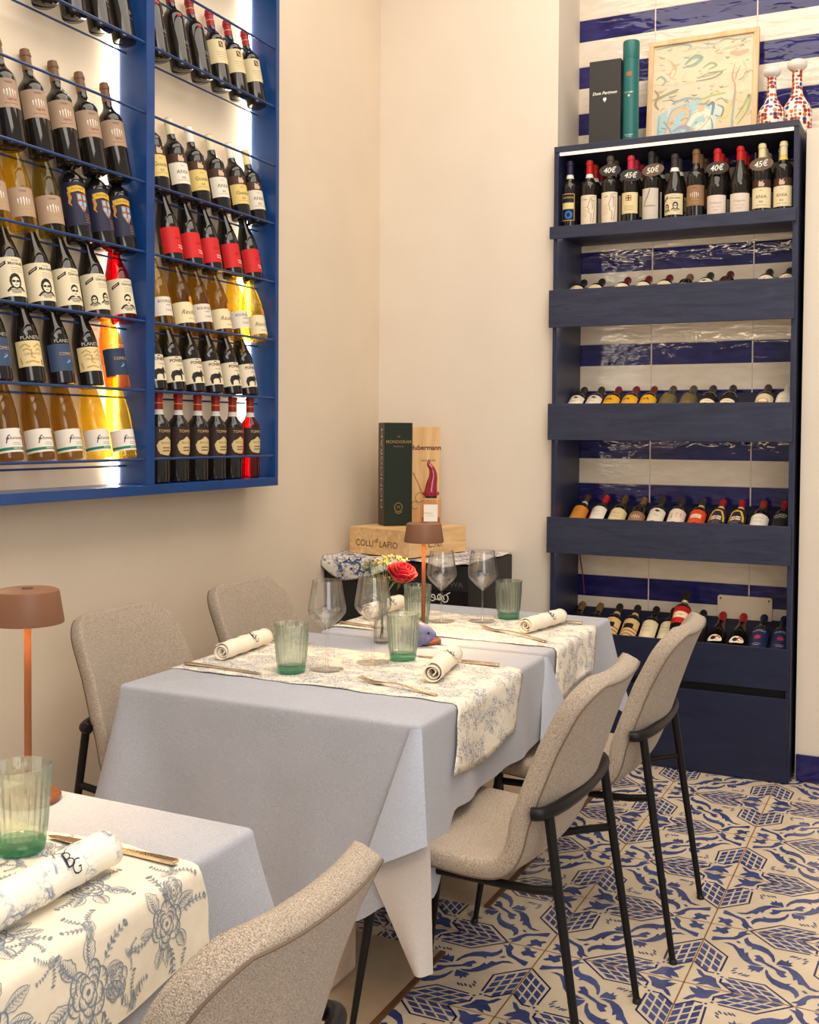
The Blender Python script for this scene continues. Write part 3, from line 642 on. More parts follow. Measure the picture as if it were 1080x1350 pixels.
# name: (shape, R, H, glass, capsule colour, label colour, z0, z1, arc, art, neckband)
BT = {
 'taupe_red': ('bord', .0385, .325, 'bdark', (118, 84, 56), (170, 142, 118), .105, .19, 2.7, 'taupe_red', None),
 'taupe_white': ('flute', .0385, .325, 'bgreen', (150, 110, 60), (170, 142, 118), .03, .115, 2.7, 'taupe_white', None),
 'taupe_yel': ('flute', .0385, .325, 'byellow', (150, 110, 60), (170, 142, 118), .03, .115, 2.7, 'taupe_white', None),
 'navy_crest': ('bord', .0395, .31, 'bdark', (30, 26, 30), (38, 38, 62), .045, .18, 2.7, 'navy_crest', None),
 'portrait_a': ('burg', .041, .30, 'bdark', (20, 18, 18), (228, 214, 180), .022, .135, 3.0, 'portrait_a', None),
 'portrait_b': ('burg', .041, .30, 'bdark', (20, 18, 18), (228, 214, 180), .022, .135, 3.0, 'portrait_b', None),
 'portrait_c': ('burg', .041, .30, 'bdark', (60, 20, 18), (228, 214, 180), .022, .135, 3.0, 'portrait_c', None),
 'portrait_r': ('burg', .041, .30, 'bred', (200, 20, 50), (228, 214, 180), .022, .135, 3.0, 'portrait_b', None),
 'cerasuolo': ('burg', .0385, .31, 'bdark', (20, 18, 18), (226, 204, 150), .045, .12, 2.3, 'cerasuolo', None),
 'cometa': ('burg', .0385, .31, 'bdark', (20, 18, 18), (58, 74, 104), .038, .12, 2.5, 'cometa', None),
 'cometa_o': ('burg', .0385, .31, 'borange', (190, 110, 40), (44, 58, 84), .038, .125, 2.5, 'cometa', None),
 'riesling_d': ('flute', .0395, .33, 'bamber', (90, 60, 20), (232, 222, 208), .022, .09, 3.0, 'riesling', None),
 'riesling': ('flute', .0395, .33, 'byellow', (180, 130, 30), (232, 222, 208), .022, .09, 3.0, 'riesling', None),
 'script': ('bord', .038, .30, 'bdark', (130, 24, 40), None, .05, .19, 2.4, 'script', None),
 'cream_red': ('bord', .038, .30, 'bdark', (156, 26, 44), (214, 198, 154), .085, .175, 2.4, 'cream_red', None),
 'ania': ('bord', .038, .295, 'bdark', (222, 212, 176), (228, 218, 200), .05, .125, 2.5, 'ania', None),
 'guado': ('bord', .038, .295, 'bdark', (232, 226, 214), (222, 194, 116), .05, .125, 2.5, 'guado', None),
 'ania_r': ('bord', .038, .295, 'bdark', (230, 214, 160), (222, 212, 190), .05, .125, 2.5, 'ania', None),
 'red': ('burg', .039, .30, 'bdark', (24, 20, 20), (206, 34, 36), .03, .12, 2.6, 'red', None),
 'bour': ('burg', .040, .30, 'byellow', (222, 200, 140), (226, 214, 196), .035, .10, 2.7, 'bour', None),
 'bour_d': ('burg', .040, .30, 'bamber', (222, 200, 140), (226, 214, 196), .035, .10, 2.7, 'bour', None),
 'reuilly': ('burg', .040, .30, 'bamber', (200, 170, 90), (232, 216, 172), .022, .095, 2.7, 'reuilly', None),
 'reuilly_y': ('burg', .040, .30, 'byellow', (200, 170, 90), (232, 216, 172), .022, .095, 2.7, 'reuilly', None),
 'ponente': ('burg', .0395, .30, 'bdark', (20, 18, 18), (228, 214, 184), .03, .118, 2.9, 'ponente', None),
 'tommasi': ('bord', .0385, .31, 'bdark', (150, 34, 26), (52, 36, 32), .085, .19, 2.4, 'tommasi', (214, 210, 200)),
 'tommasi_r': ('bord', .0385, .31, 'bred', (150, 34, 26), (52, 36, 32), .085, .19, 2.4, 'tommasi', (214, 210, 200)),
 'dark_gold': ('bord', .034, .302, 'bdark', (40, 36, 66), (24, 24, 44), .035, .155, 2.2, 'dark_gold', (232, 226, 214)),
 'profile_r': ('bord', .0375, .296, 'bdark', (186, 28, 26), (228, 212, 186), .012, .14, 2.3, 'profile', (232, 226, 214)),
 'profile_b': ('bord', .0375, .306, 'bdark', (86, 76, 62), (228, 212, 186), .012, .145, 2.3, 'profile', None),
 'square': ('bord', .0375, .298, 'bdark', (196, 44, 70), (226, 208, 156), .045, .135, 2.3, 'square', (232, 220, 180)),
 'feather': ('bord', .0375, .305, 'bdark', (40, 38, 40), (206, 196, 180), .012, .145, 2.2, 'feather', (232, 226, 214)),
 'portrait_s': ('burg', .0405, .285, 'bdark', (56, 50, 48), (228, 212, 172), .024, .112, 2.6, 'portrait_c', (232, 226, 214)),
 'taupe_s': ('bord', .0375, .295, 'bdark', (124, 92, 62), (150, 112, 82), .055, .14, 2.6, 'taupe', None),
 'grey_r': ('burg', .0405, .288, 'bdark', (190, 28, 26), (222, 206, 190), .012, .09, 2.4, 'grey', None),
 'ania_s': ('bord', .038, .29, 'bdark', (226, 212, 164), (228, 212, 170), .022, .105, 2.5, 'ania', (226, 196, 90)),
 'cream_k': ('bord', .038, .30, 'bdark', (34, 30, 28), (226, 212, 178), .05, .17, 2.6, 'plain', None),
 'cream_o': ('bord', .038, .30, 'bdark', (92, 70, 44), (226, 206, 158), .05, .16, 2.6, 'plain', None),
 'cream_rc': ('bord', .038, .30, 'bdark', (110, 30, 30), (226, 212, 178), .05, .17, 2.6, 'plain', None),
 'spots': ('bord', .038, .30, 'bdark', (54, 46, 40), (228, 214, 196), .07, .17, 2.6, 'spots', None),
 'leaf': ('bord', .038, .30, 'bdark', (54, 50, 34), (226, 216, 200), .07, .17, 2.3, 'leaf', None),
 'dkred': ('bord', .038, .30, 'bdark', (100, 22, 26), (60, 20, 20), .06, .16, 2.6, 'orangebox', None),
 'yellow': ('bord', .038, .30, 'bdark', (120, 30, 26), (224, 168, 36), .05, .17, 2.7, 'yellow', None),
 'olive': ('bord', .038, .30, 'bgreen', (84, 74, 50), (104, 90, 58), .05, .18, 3.1, 'plain', None),
 'blackred': ('bord', .038, .30, 'bdark', (50, 44, 40), (30, 26, 28), .05, .17, 2.6, 'redbox', None),
 'gold': ('bord', .038, .30, 'bdark', (70, 56, 40), (222, 208, 170), .05, .17, 2.6, 'gold', None),
 'frost': ('bord', .038, .30, 'bwhite', (226, 214, 200), (234, 224, 212), .05, .17, 2.6, 'plain', None),
 'orange': ('bord', .038, .30, 'bdark', (92, 60, 36), (206, 134, 54), .06, .17, 2.6, 'plain', (230, 224, 214)),
 'redwhite': ('bord', .038, .30, 'bdark', (200, 30, 40), (232, 222, 210), .06, .17, 2.5, 'plain', None),
 'orangered': ('bord', .038, .30, 'bdark', (60, 52, 40), (220, 76, 34), .07, .17, 2.6, 'orangebox', (226, 206, 130)),
 'yarch': ('bord', .0385, .295, 'bdark', (166, 26, 30), (38, 40, 66), .04, .175, 2.6, 'yarch', (232, 220, 190)),
 'white_rc': ('bord', .038, .30, 'bdark', (160, 44, 44), (232, 224, 212), .06, .155, 2.6, 'plain', None),
 'blackw': ('bord', .038, .30, 'bdark', (166, 26, 36), (28, 26, 28), .05, .17, 2.6, 'blackw', None),
 'stripe': ('bord', .038, .30, 'bdark', (44, 38, 32), (222, 190, 134), .03, .17, 2.7, 'stripe', (226, 206, 160)),
 'redlab': ('bord', .038, .30, 'bdark', (44, 40, 34), (186, 26, 34), .08, .18, 2.6, 'redbox', (228, 214, 160)),
 'plain_dark': ('bord', .038, .30, 'bdark', (30, 28, 26), None, .05, .17, 2.6, None, None),
 'cock': ('burg', .040, .295, 'bgreen', (166, 22, 34), None, .055, .11, 2.0, 'cock', None),
 'star': ('bord', .038, .30, 'bdark', (30, 40, 66), (34, 44, 80), .05, .18, 2.7, 'star', None),
}
PROTO = {}
def bottle_meshes(key):
    if key in PROTO: return PROTO[key]
    kind, R, Hh, gl, cap, lab, z0, z1, arc, ar, band = BT[key]
    P = prof(kind, R, Hh); out = []
    mb = MB(); mb.lathe(P, M[gl], 28, capb=True, capt=True); out.append(('wine_bottle', mb))
    # foil capsule over the neck
    zc0 = .80*Hh if kind != 'flute' else .82*Hh
    def rad(z):
        for (r0, a), (r1, b_) in zip(P, P[1:]):
            if a <= z <= b_ and b_ > a: return r0+(r1-r0)*(z-a)/(b_-a)
        return P[-1][0]
    e = .0009
    cp = [(rad(zc0)+.0002, zc0-.0005), (rad(zc0)+e, zc0)]+[(r+e, z) for r, z in P if z > zc0+.002 and z < Hh-.001]+[(P[-1][0]+e, Hh-.002), (P[-1][0]-.002, Hh+.0012)]
    mb = MB(); mb.lathe(cp, C_(*cap, .38), 20, capb=False, capt=True)
    if key in ('tommasi', 'tommasi_r', 'script', 'cream_red'):
        g = C_(206, 160, 90); mb.lathe([(rad(.88*Hh)+e*1.6, .862*Hh), (rad(.88*Hh)+e*1.6, .872*Hh)], g, 20, capb=False, capt=False)
    out.append(('foil_capsule', mb))
    if band:
        mb = MB(); zb = zc0-.018; mb.lathe([(rad(zb)+.0007, zb), (rad(zb+.009)+.0007, zb+.009), (rad(zb+.017)+.0009, zb+.017)], C_(*band), 20, capb=False, capt=False); out.append(('neck_band', mb))
    def mp(s, z, lv=1):
        rr = R+.0004+.00035*lv; a = s/R; return (rr*cos(a), rr*sin(a), z)
    if lab or ar:
        mb = MB(); n = 20
        if lab:
            lc = C_(*lab)
            if key == 'redwhite':
                CLIP[0] = .005
                mb.grid(lambda u, v: mp((u-.5)*R*arc, z0+(z1-z0)*v, 0), n, 1, lc); putpoly(mb, [(-R*arc/2, z0), (-.014, z0), (-.030, z1), (-R*arc/2, z1)], mp, C_(206, 24, 36))
            else: mb.grid(lambda u, v: mp((u-.5)*R*arc, z0+(z1-z0)*v, 0), n, 1, lc)
        CLIP[0] = .005
        if ar: art(ar, mb, mp, R, z0, z1, arc)
        CLIP[0] = None; out.append(('label', mb))
    objs = []
    for nm, b_ in out:
        o = b_.build(nm, smooth=True, ang=40); objs.append((nm, o.data)); bpy.data.objects.remove(o)
    PROTO[key] = objs; return objs
def place_bottle(key, loc, rot, label, group):
    objs = bottle_meshes(key); root = None
    for nm, me in objs:
        o = bpy.data.objects.new(nm, me); COL.objects.link(o)
        if root is None: root = o; o.location = loc; o.rotation_euler = rot.to_euler()
        else: o.parent = root
    tag(root, label, 'wine bottle', group); return root
ORD = ['first', 'second', 'third', 'fourth', 'fifth', 'sixth', 'seventh', 'eighth', 'ninth', 'tenth', 'eleventh', 'twelfth', 'thirteenth']
def ordr(i, n): return 'rightmost' if i == n-1 else ORD[n-1-i]+' from the right'
def ordl(i): return 'leftmost' if i == 0 else ORD[i]+' from the left'

# ------------------------------------------------------------------ blue wall rack
XF = -2.29
rack = empty('wine_rack', (XL, 2.8, 1.214)); tag(rack, 'blue metal wall rack with lit back panel holding tilted wine bottles', 'wine rack')
def rk(mb, name, **k):
    o = mb.build(name, **k); o.parent = rack; o.matrix_parent_inverse = Matrix.Translation(-rack.location); return o
YR0, YR1 = .52, 3.547
ZR0, ZR1 = 1.214, 3.16
LEV = [1.329+.222*k for k in range(8)]
mb = MB(); mb.bb(XL+.001, XF, YR0, YR1, ZR0, ZR0+.032, M['rackblue']); mb.bb(XL+.001, XF, YR0, YR1, ZR1-.032, ZR1, M['rackblue'])
mb.bb(XL+.001, XF, YR1-.022, YR1, ZR0+.032, ZR1-.032, M['rackblue']); mb.bb(XL+.001, XF, YR0, YR0+.022, ZR0+.032, ZR1-.032, M['rackblue'])
rk(mb, 'frame', smooth=False, bevel=.002)
BAYS = [(2.811, 3.525), (2.05, 2.770), (1.29, 2.010), (.542, 1.25)]  # the nearest bays are out of view, added for their reflection in the tiles
for a, b_ in zip(BAYS, BAYS[1:]):
    mb = MB(); mb.bb(XL+.001, XF, b_[1], a[0], ZR0+.032, ZR1-.032, M['rackblue']); rk(mb, 'divider', smooth=False, bevel=.002)
mb = MB(); mb.bb(XL+.001, XL+.007, YR0+.02, YR1-.02, ZR0+.03, ZR1-.03, M['rackback']); rk(mb, 'back_panel', smooth=False)
for a, b_ in BAYS:
    for k, z in enumerate(LEV):
        mb = MB(); mb.tube([(-2.2985, a-.004, z), (-2.2985, b_+.004, z)], .0045, M['railblue'], 8); rk(mb, 'front_rail')
        if k not in (5,) and not (k == 0 and a > 2.8):
            mb = MB(); mb.tube([(-2.376, a-.004, z-.022), (-2.376, b_+.004, z-.022)], .0035, M['railblue'], 8); rk(mb, 'rear_rail')
    mb = MB(); mb.bb(-2.424, -2.408, b_-.008, b_-.0005, ZR0+.035, ZR1-.04, M['led']); rk(mb, 'led_strip', smooth=False)
    if b_ < 2.02: mb = MB(); mb.bb(-2.420, -2.404, a+.0005, a+.012, ZR0+.035, ZR1-.04, M['led']); rk(mb, 'led_strip', smooth=False)  # extra strips added in the unseen bays, to be mirrored by the alcove tiles

SH = .992
def tilt_rot(t, spin): return Matrix.Rotation(-t, 3, 'Y') @ Matrix.Rotation(spin, 3, 'Z')
rows = [
 ('L', 6, [2.385, 2.505, 2.62, 2.728], ['script', 'script', 'script', 'script'], 'top'),
 ('L', 4, [2.262, 2.372, 2.482, 2.593, 2.707], ['taupe_red']*5, 'second'),
 ('L', 3, [2.205, 2.302, 2.415, 2.528, 2.632, 2.730], ['taupe_yel', 'taupe_yel', 'taupe_white', 'navy_crest', 'navy_crest', 'navy_crest'], 'third'),
 ('L', 2, [2.261, 2.374, 2.485, 2.606, 2.726], ['portrait_a', 'portrait_a', 'portrait_b', 'portrait_c', 'portrait_r'], 'fourth'),
 ('L', 1, [2.21, 2.332, 2.452, 2.576, 2.696], ['cometa', 'cerasuolo', 'cometa', 'cerasuolo', 'cometa_o'], 'fifth'),
 ('L', 0, [2.247, 2.367, 2.485, 2.61, 2.728], ['riesling_d', 'riesling_d', 'riesling_d', 'riesling', 'riesling'], 'bottom'),
 ('R', 6, [2.90, 3.02, 3.133, 3.25, 3.36, 3.474], ['script', 'script', 'script', 'cream_red', 'cream_red', 'cream_red'], 'top'),
 ('R', 4, [2.903, 3.02, 3.13, 3.25, 3.375, 3.482], ['guado', 'ania', 'guado', 'ania', 'guado', 'ania_r'], 'second'),
 ('R', 3, [2.972, 3.085, 3.195, 3.322, 3.452], ['red']*5, 'third'),
 ('R', 2, [2.918, 3.036, 3.14, 3.257, 3.373, 3.485], ['bour', 'reuilly', 'bour_d', 'reuilly', 'bour', 'reuilly_y'], 'fourth'),
 ('R', 1, [2.884, 2.984, 3.094, 3.205, 3.318, 3.42], ['ponente']*6, 'fifth'),
 ('R', 0, [2.90, 3.005, 3.114, 3.220, 3.325, 3.437], ['tommasi']*5+['tommasi_r'], 'bottom'),
]
DESC = {'script': 'black bottle with white script', 'taupe_red': 'dark bottle with taupe striped label', 'taupe_white': 'amber-green bottle with taupe label', 'taupe_yel': 'yellow bottle with taupe label', 'navy_crest': 'dark bottle with navy crest label',
 'portrait_a': 'dark bottle with sunglasses woman label', 'portrait_b': 'dark bottle with sunglasses man label', 'portrait_c': 'dark bottle with two-portrait label', 'portrait_r': 'red-shouldered bottle with sunglasses man label', 'cometa': 'dark bottle with slate-blue label', 'cerasuolo': 'dark bottle with golden face label',
 'cometa_o': 'orange bottle with slate-blue label', 'riesling_d': 'amber bottle with white green-striped label', 'riesling': 'glowing yellow bottle with green-striped label', 'cream_red': 'red-capped bottle with cream label', 'ania': 'white-capped bottle with white label', 'guado': 'white-capped bottle with yellow label', 'ania_r': 'pale-capped bottle with cream label',
 'red': 'dark bottle with bright red label', 'bour': 'yellow bottle with plain white label', 'bour_d': 'amber bottle with plain white label', 'reuilly': 'amber bottle with orange seal', 'reuilly_y': 'yellow bottle with orange seal', 'ponente': 'dark bottle with black donkey label', 'tommasi': 'dark bottle with gold crest label', 'tommasi_r': 'backlit red bottle with gold crest label'}
for bay, lv, ys, ks, rn in rows:
    n = len(ys)
    for i, (y, k) in enumerate(zip(ys, ks)):
        spin = -.38+random.uniform(-.1, .1)
        if bay == 'R' and lv == 0: loc = (-2.348, y, ZR0+.0325); rot = tilt_rot(0, spin)
        else: loc = (-2.343, y, LEV[lv]+(.002 if lv < 2 else -.008)); rot = tilt_rot(math.radians(12), spin)
        place_bottle(k, loc, rot, '%s, %s, %s row, rack %s bay' % (DESC[k], ordr(i, n), rn, 'left' if bay == 'L' else 'right'), 'bottles in the blue wall rack')

# ------------------------------------------------------------------ navy wine shelf
unit = empty('wine_shelf', (-1.04, 4.8, 0)); tag(unit, 'tall navy stained wooden wine shelf standing in the striped tile alcove', 'wine shelf')
def un(mb, name, **k):
    o = mb.build(name, **k); o.parent = unit; o.matrix_parent_inverse = Matrix.Translation(-unit.location); return o
FT = [2.334, 2.055, 1.554, 1.051, .550]; FBt = [2.281, 1.890, 1.393, .891, .382]
for x0 in (-1.543, -.537):
    mb = MB(); mb.bb(x0, x0+.020, 4.616, 4.974, .0, 2.660, M['navywoodz']); un(mb, 'side_panel', smooth=False, bevel=.0015)
mb = MB(); mb.bb(-1.543, -.517, 4.614, 4.974, 2.661, 2.687, M['navywood']); un(mb, 'top_panel', smooth=False, bevel=.0015)
mb = MB(); mb.bb(-1.520, -.540, 4.622, 4.636, 2.650, 2.6605, M['led3']); un(mb, 'led_strip', smooth=False)
for k in range(5):
    mb = MB(); mb.bb(-1.556, -.524, 4.598, 4.615, FBt[k], FT[k], M['navywood'] if k < 4 else M['navydark']); un(mb, 'fascia', smooth=False, bevel=.0015)
    mb = MB()
    if k == 0: mb.bb(-1.522, -.538, 4.616, 4.972, FT[0]-.03, FT[0]-.008, M['navywood'])
    else:
        zt = FT[k]; y0 = 4.691-.866*.050; z0 = zt-.1075-.5*.050; y1 = 4.972; z1 = z0+(y1-y0)*.5/.866
        vs = [(-1.522, y0, z0), (-.538, y0, z0), (-.538, y1, z1), (-1.522, y1, z1)]
        mb.add(vs+[(a, b_, c-.014) for a, b_, c in vs], [(0,1,2,3), (7,6,5,4), (0,4,5,1), (1,5,6,2), (2,6,7,3), (3,7,4,0)], M['navydark'])
    un(mb, 'shelf_board', smooth=False)
mb = MB(); mb.bb(-1.540, -.524, 4.6, 4.615, .004, .348, M['navydark']); un(mb, 'lower_panel', smooth=False, bevel=.0015)
mb = MB(); mb.bb(-1.522, -.538, 4.64, 4.66, .30, .40, M['black']); un(mb, 'gap_backing', smooth=False)
for z, y, m_ in ((2.3025, 4.66, 'led2'), (1.899, 4.622, 'led2'), (1.400, 4.622, 'led_fill'), (.898, 4.622, 'led_fill')):  # lower pair is added, hidden behind the fascias, to warm the tiles
    mb = MB(); mb.bb(-1.515, -.545, y, y+.010, z-.004, z, M[m_]); un(mb, 'led_strip', smooth=False)
FR = Matrix.Rotation(-PI/2, 3, 'Z')
def lie_rot(t, spin=0): return FR @ Matrix.Rotation(-math.radians(t), 3, 'Y') @ Matrix.Rotation(spin, 3, 'Z')
# top row, standing
XS = [-1.484, -1.395, -1.302, -1.211, -1.122, -1.022, -.933, -.845, -.752, -.665, -.581]
KS = ['dark_gold', 'profile_r', 'profile_b', 'square', 'feather', 'portrait_s', 'taupe_s', 'grey_r', 'grey_r', 'ania_s', 'ania_s']
NM = ['slim dark bottle with gold-framed label', 'red-capped bottle with engraved profile label', 'brown-capped bottle with engraved profile label', 'pink-capped bottle with square emblem label', 'black-capped bottle with feather label', 'bottle with sunglasses portrait label', 'bronze-capped bottle with brown striped label', 'red-capped pale-label bottle under a slate tag', 'red-capped pale-label bottle without a tag', 'cream-capped bottle under a slate tag', 'cream-capped bottle at the right end']
for i, (x, k) in enumerate(zip(XS, KS)):
    place_bottle(k, (x, 4.664, FT[0]-.008), FR @ Matrix.Rotation(random.uniform(-.1, .1), 3, 'Z'), NM[i]+', navy top row', 'bottles standing on the top shelf')
for i, (x, k) in enumerate(zip(XS, KS)):
    if i == 0: continue
    for r in range(2):
        if i in (2, 5, 10) and r == 1: continue
        xx = x+.004*r if i < 10 else x-.012
        place_bottle(k, (xx-(.004 if i > 8 else 0), 4.752+.086*r, FT[0]-.008), FR @ Matrix.Rotation(random.uniform(-.2, .2), 3, 'Z'), '%s bottle behind %s front bottle, navy row' % ('middle' if r == 0 else 'rear', 'rightmost' if i == 10 else ORD[i]+'-from-left'), 'bottles behind the top shelf front row')
SHROWS = {
 1: ([-1.494, -1.407, -1.286, -1.189, -1.095, -1.004, -.915, -.829, -.664, -.580], ['cream_k', 'cream_k', 'cream_rc', 'cream_rc', 'cream_rc', 'taupe_s', 'leaf', 'dkred', 'spots', 'spots'], 'second'),
 2: ([-1.486, -1.404, -1.323, -1.240, -1.158, -1.072, -.981, -.896, -.81, -.662, -.579], ['leaf', 'leaf', 'yellow', 'yellow', 'yellow', 'olive', 'olive', 'blackred', 'blackred', 'gold', 'frost'], 'third'),
 3: ([-1.465, -1.375, -1.286, -1.197, -1.112, -1.023, -.933, -.846, -.762, -.672, -.583], ['orange', 'redwhite', 'cream_o', 'taupe_s', 'leaf', 'spots', 'orangered', 'yarch', 'yarch', 'white_rc', 'blackw'], 'fourth'),
 4: ([-1.482, -1.396, -1.306, -1.222, -1.136, -1.055, -.925, -.838, -.750, -.664, -.580], ['taupe_s', 'taupe_s', 'stripe', 'stripe', 'cream_k', 'cream_k', 'plain_dark', 'cock', 'cock', 'star', 'star'], 'bottom'),
}
SD = {'cream_k': 'cream-label bottle', 'cream_rc': 'red-capped cream-label bottle', 'taupe_s': 'taupe-label bottle', 'leaf': 'white-label dark bottle', 'dkred': 'dark bottle with red label', 'spots': 'white label bottle with red marks', 'yellow': 'yellow-label bottle', 'olive': 'olive-brown bottle', 'blackred': 'black-label bottle', 'gold': 'bottle with gold oval label', 'frost': 'frosted white bottle',
 'orange': 'orange-label bottle', 'redwhite': 'red and white label bottle', 'cream_o': 'brown-capped cream-label bottle', 'orangered': 'orange-red label bottle', 'yarch': 'navy label bottle with yellow arch', 'white_rc': 'white label bottle with red cap', 'blackw': 'black-label bottle with white lettering', 'stripe': 'tan striped-label bottle', 'plain_dark': 'dark bottle half behind chair', 'cock': 'green bottle with white cockerel label', 'star': 'navy label bottle with pink star'}
for k, (xs, ks, rn) in SHROWS.items():
    for i, (x, kk) in enumerate(zip(xs, ks)):
        R_ = BT[kk][1]; zt = FT[k]
        loc = (x, 4.672+(R_-.038)*-.5, zt-.075+(R_-.038)*.866+.0006)
        place_bottle(kk, loc, lie_rot(60, random.uniform(-.15, .15)), '%s lying %s in %s row, navy shelf' % (SD[kk], ordl(i), rn), 'bottles lying in the navy shelf')
place_bottle('redlab', (-.992, 4.655, FT[4]-.018), lie_rot(53, .05), 'red-label bottle lying on top of the others in the bottom row', 'bottles lying in the navy shelf')
# price tags on the top row
def price_tag(x, z, txt, m, tl, label):
    root = empty('price_tag', (x, 4.6245, z)); mb = MB()
    T = Matrix.Rotation(math.radians(8), 4, 'X') @ Matrix.Rotation(tl, 4, 'Y')
    pts = ell(0, 0, .047, .026, 28)
    A = [T @ Vector((a, -.003, b_)) for a, b_ in pts]; B = [T @ Vector((a, .001, b_)) for a, b_ in pts]
    n = len(pts); mb.add(A+B, [tuple(range(n)), tuple(range(2*n-1, n-1, -1))]+[(i, n+i, n+(i+1) % n, (i+1) % n) for i in range(n)], m)
    put(mb, text2d(txt, .032, .25, .02), lambda a, b_: T @ Vector((a, -.0036, b_-.010)), M['white'])
    mb.build('slate_disc', root)
    mb = MB(); ring = [T @ Vector((.0, 0, .022))]+[Vector((.0185*sin(2*PI*q/14), .0385-.0185*cos(2*PI*q/14), .030+.003*(1-cos(2*PI*q/14)))) for q in range(15)]; mb.tube(ring, .0008, M['black'], 5); mb.build('cord', root)
    tag(root, label, 'price tag', 'price tags on the top shelf'); return root
price_tag(-1.292, 2.562, '40€', M['slate'], 0, 'oval dark slate price tag hanging on the third bottle from left')
price_tag(-1.200, 2.532, '45€', M['slate'], .06, 'oval slate price tag on the pink-capped bottle')
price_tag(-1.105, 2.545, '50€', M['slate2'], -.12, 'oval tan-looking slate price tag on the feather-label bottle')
price_tag(-.838, 2.527, '40€', M['slate'], -.03, 'oval dark slate price tag on the red-capped bottle')
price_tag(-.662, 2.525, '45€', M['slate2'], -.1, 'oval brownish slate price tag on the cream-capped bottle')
# cable and cover plate inside
mb = MB(); mb.tube(smoothpath([(-1.516, 4.966, .93), (-1.512, 4.968, .84), (-1.50, 4.968, .76), (-1.49, 4.966, .665)], 5), .003, M['wire'], 6)
tag(mb.build('power_cable'), 'thin red cable hanging down the tiles at the left of the bottom shelf', 'cable')
pl = empty('cover_plate', (-.755, 4.972, .655)); mb = MB()
pts = []
for (cx_, cz_, a0) in ((.107, .038, 0), (-.107, .038, PI/2), (-.107, -.046, PI), (.107, -.046, 1.5*PI)):
    for q in range(5): a = a0+q*PI/8; pts.append((cx_+.010*cos(a), cz_+.010*sin(a)))
n = len(pts); mb.add([(a, -.008, b_) for a, b_ in pts]+[(a, .006, b_) for a, b_ in pts], [tuple(range(n-1, -1, -1)), tuple(range(n, 2*n))]+[(i, (i+1) % n, n+(i+1) % n, n+i) for i in range(n)], M['whitep'])
mb.build('plate', pl, smooth=False)
for e in (-1, 1):
    mb = MB(); mb.lathe([(.0045, 0), (.004, .0025)], M['slate'], 12, T=Matrix.Translation((e*.104, -.008, .034)) @ Matrix.Rotation(PI/2, 4, 'X')); mb.build('screw', pl)
tag(pl, 'blank cream cover plate with two screws on the tiles behind the bottom row', 'cover plate')

# things on top of the navy shelf
ZT = 2.6875
def wbox(name, m, w, d, h, loc, rz, label, cat, art_fn=None, side=None, bevel=.002):
    root = empty(name, loc, rz); mb = MB(); mb.box((0, 0, h/2), (w, d, h), m)
    mb.build('carton', root, smooth=False, bevel=bevel)
    if art_fn:
        mb = MB(); art_fn(mb, lambda a, b_: (a, -d/2-.0008, b_), lambda a, b_: (-w/2-.0008, -a, b_)); mb.build('printing', root, smooth=False)
    tag(root, label, cat); return root
def dom(mb, fr, sd):
    put(mb, text2d('Dom Perignon', .0185, .3, .02), fr, M['white'], 0, .235)
    putpoly(mb, [(0, .200), (.008, .212), (.006, .220), (-.006, .220), (-.008, .212)], fr, M['white'])
b = wbox('gift_box', M['charcoal'], .142, .11, .385, (-1.348, 4.775, ZT), .02, 'tall charcoal gift box with white script on top of the navy shelf', 'gift box', dom)
mb = MB(); mb.box((0, 0, .022), (.1425, .1105, .0035), M['white']); mb.build('lid_seam', b, smooth=False)
root = empty('bottle_tube', (-1.238, 4.75, ZT)); mb = MB(); mb.lathe([(.035, 0), (.035, .38)], M['teal'], 40); mb.build('tube_body', root)
mb = MB(); mb.lathe([(.0357, .38), (.0362, .383), (.0362, .452), (.034, .458), (.0, .459)], M['teal'], 40, capt=False); mb.build('cap', root)
def tmap(a, z): return (.0356*cos(a/.0356-PI/2), .0356*sin(a/.0356-PI/2), z)
CLIP[0] = .005; mb = MB(); put(mb, text2d('RUINART', .010, 0), tmap, M['silver'], 0, .226); putpoly(mb, ell(0, .215, .005, .006, 8), tmap, M['silver'])
for dx in (-.008, 0, .008): putpoly(mb, ell(dx, .312, .004, .009, 8), tmap, C_(170, 110, 70))
putpoly(mb, [(-.012, .300), (.012, .300), (.012, .306), (-.012, .306)], tmap, C_(170, 110, 70)); put_stroke(mb, [(-.02, .045), (0, .045), (.02, .045)], .002, tmap, M['silver']); put_stroke(mb, [(-.012, .038), (0, .038), (.012, .038)], .0015, tmap, M['silver'])
mb.build('printing', root, smooth=False); CLIP[0] = None
tag(root, 'tall teal cylinder bottle tube beside the charcoal gift box', 'tube')
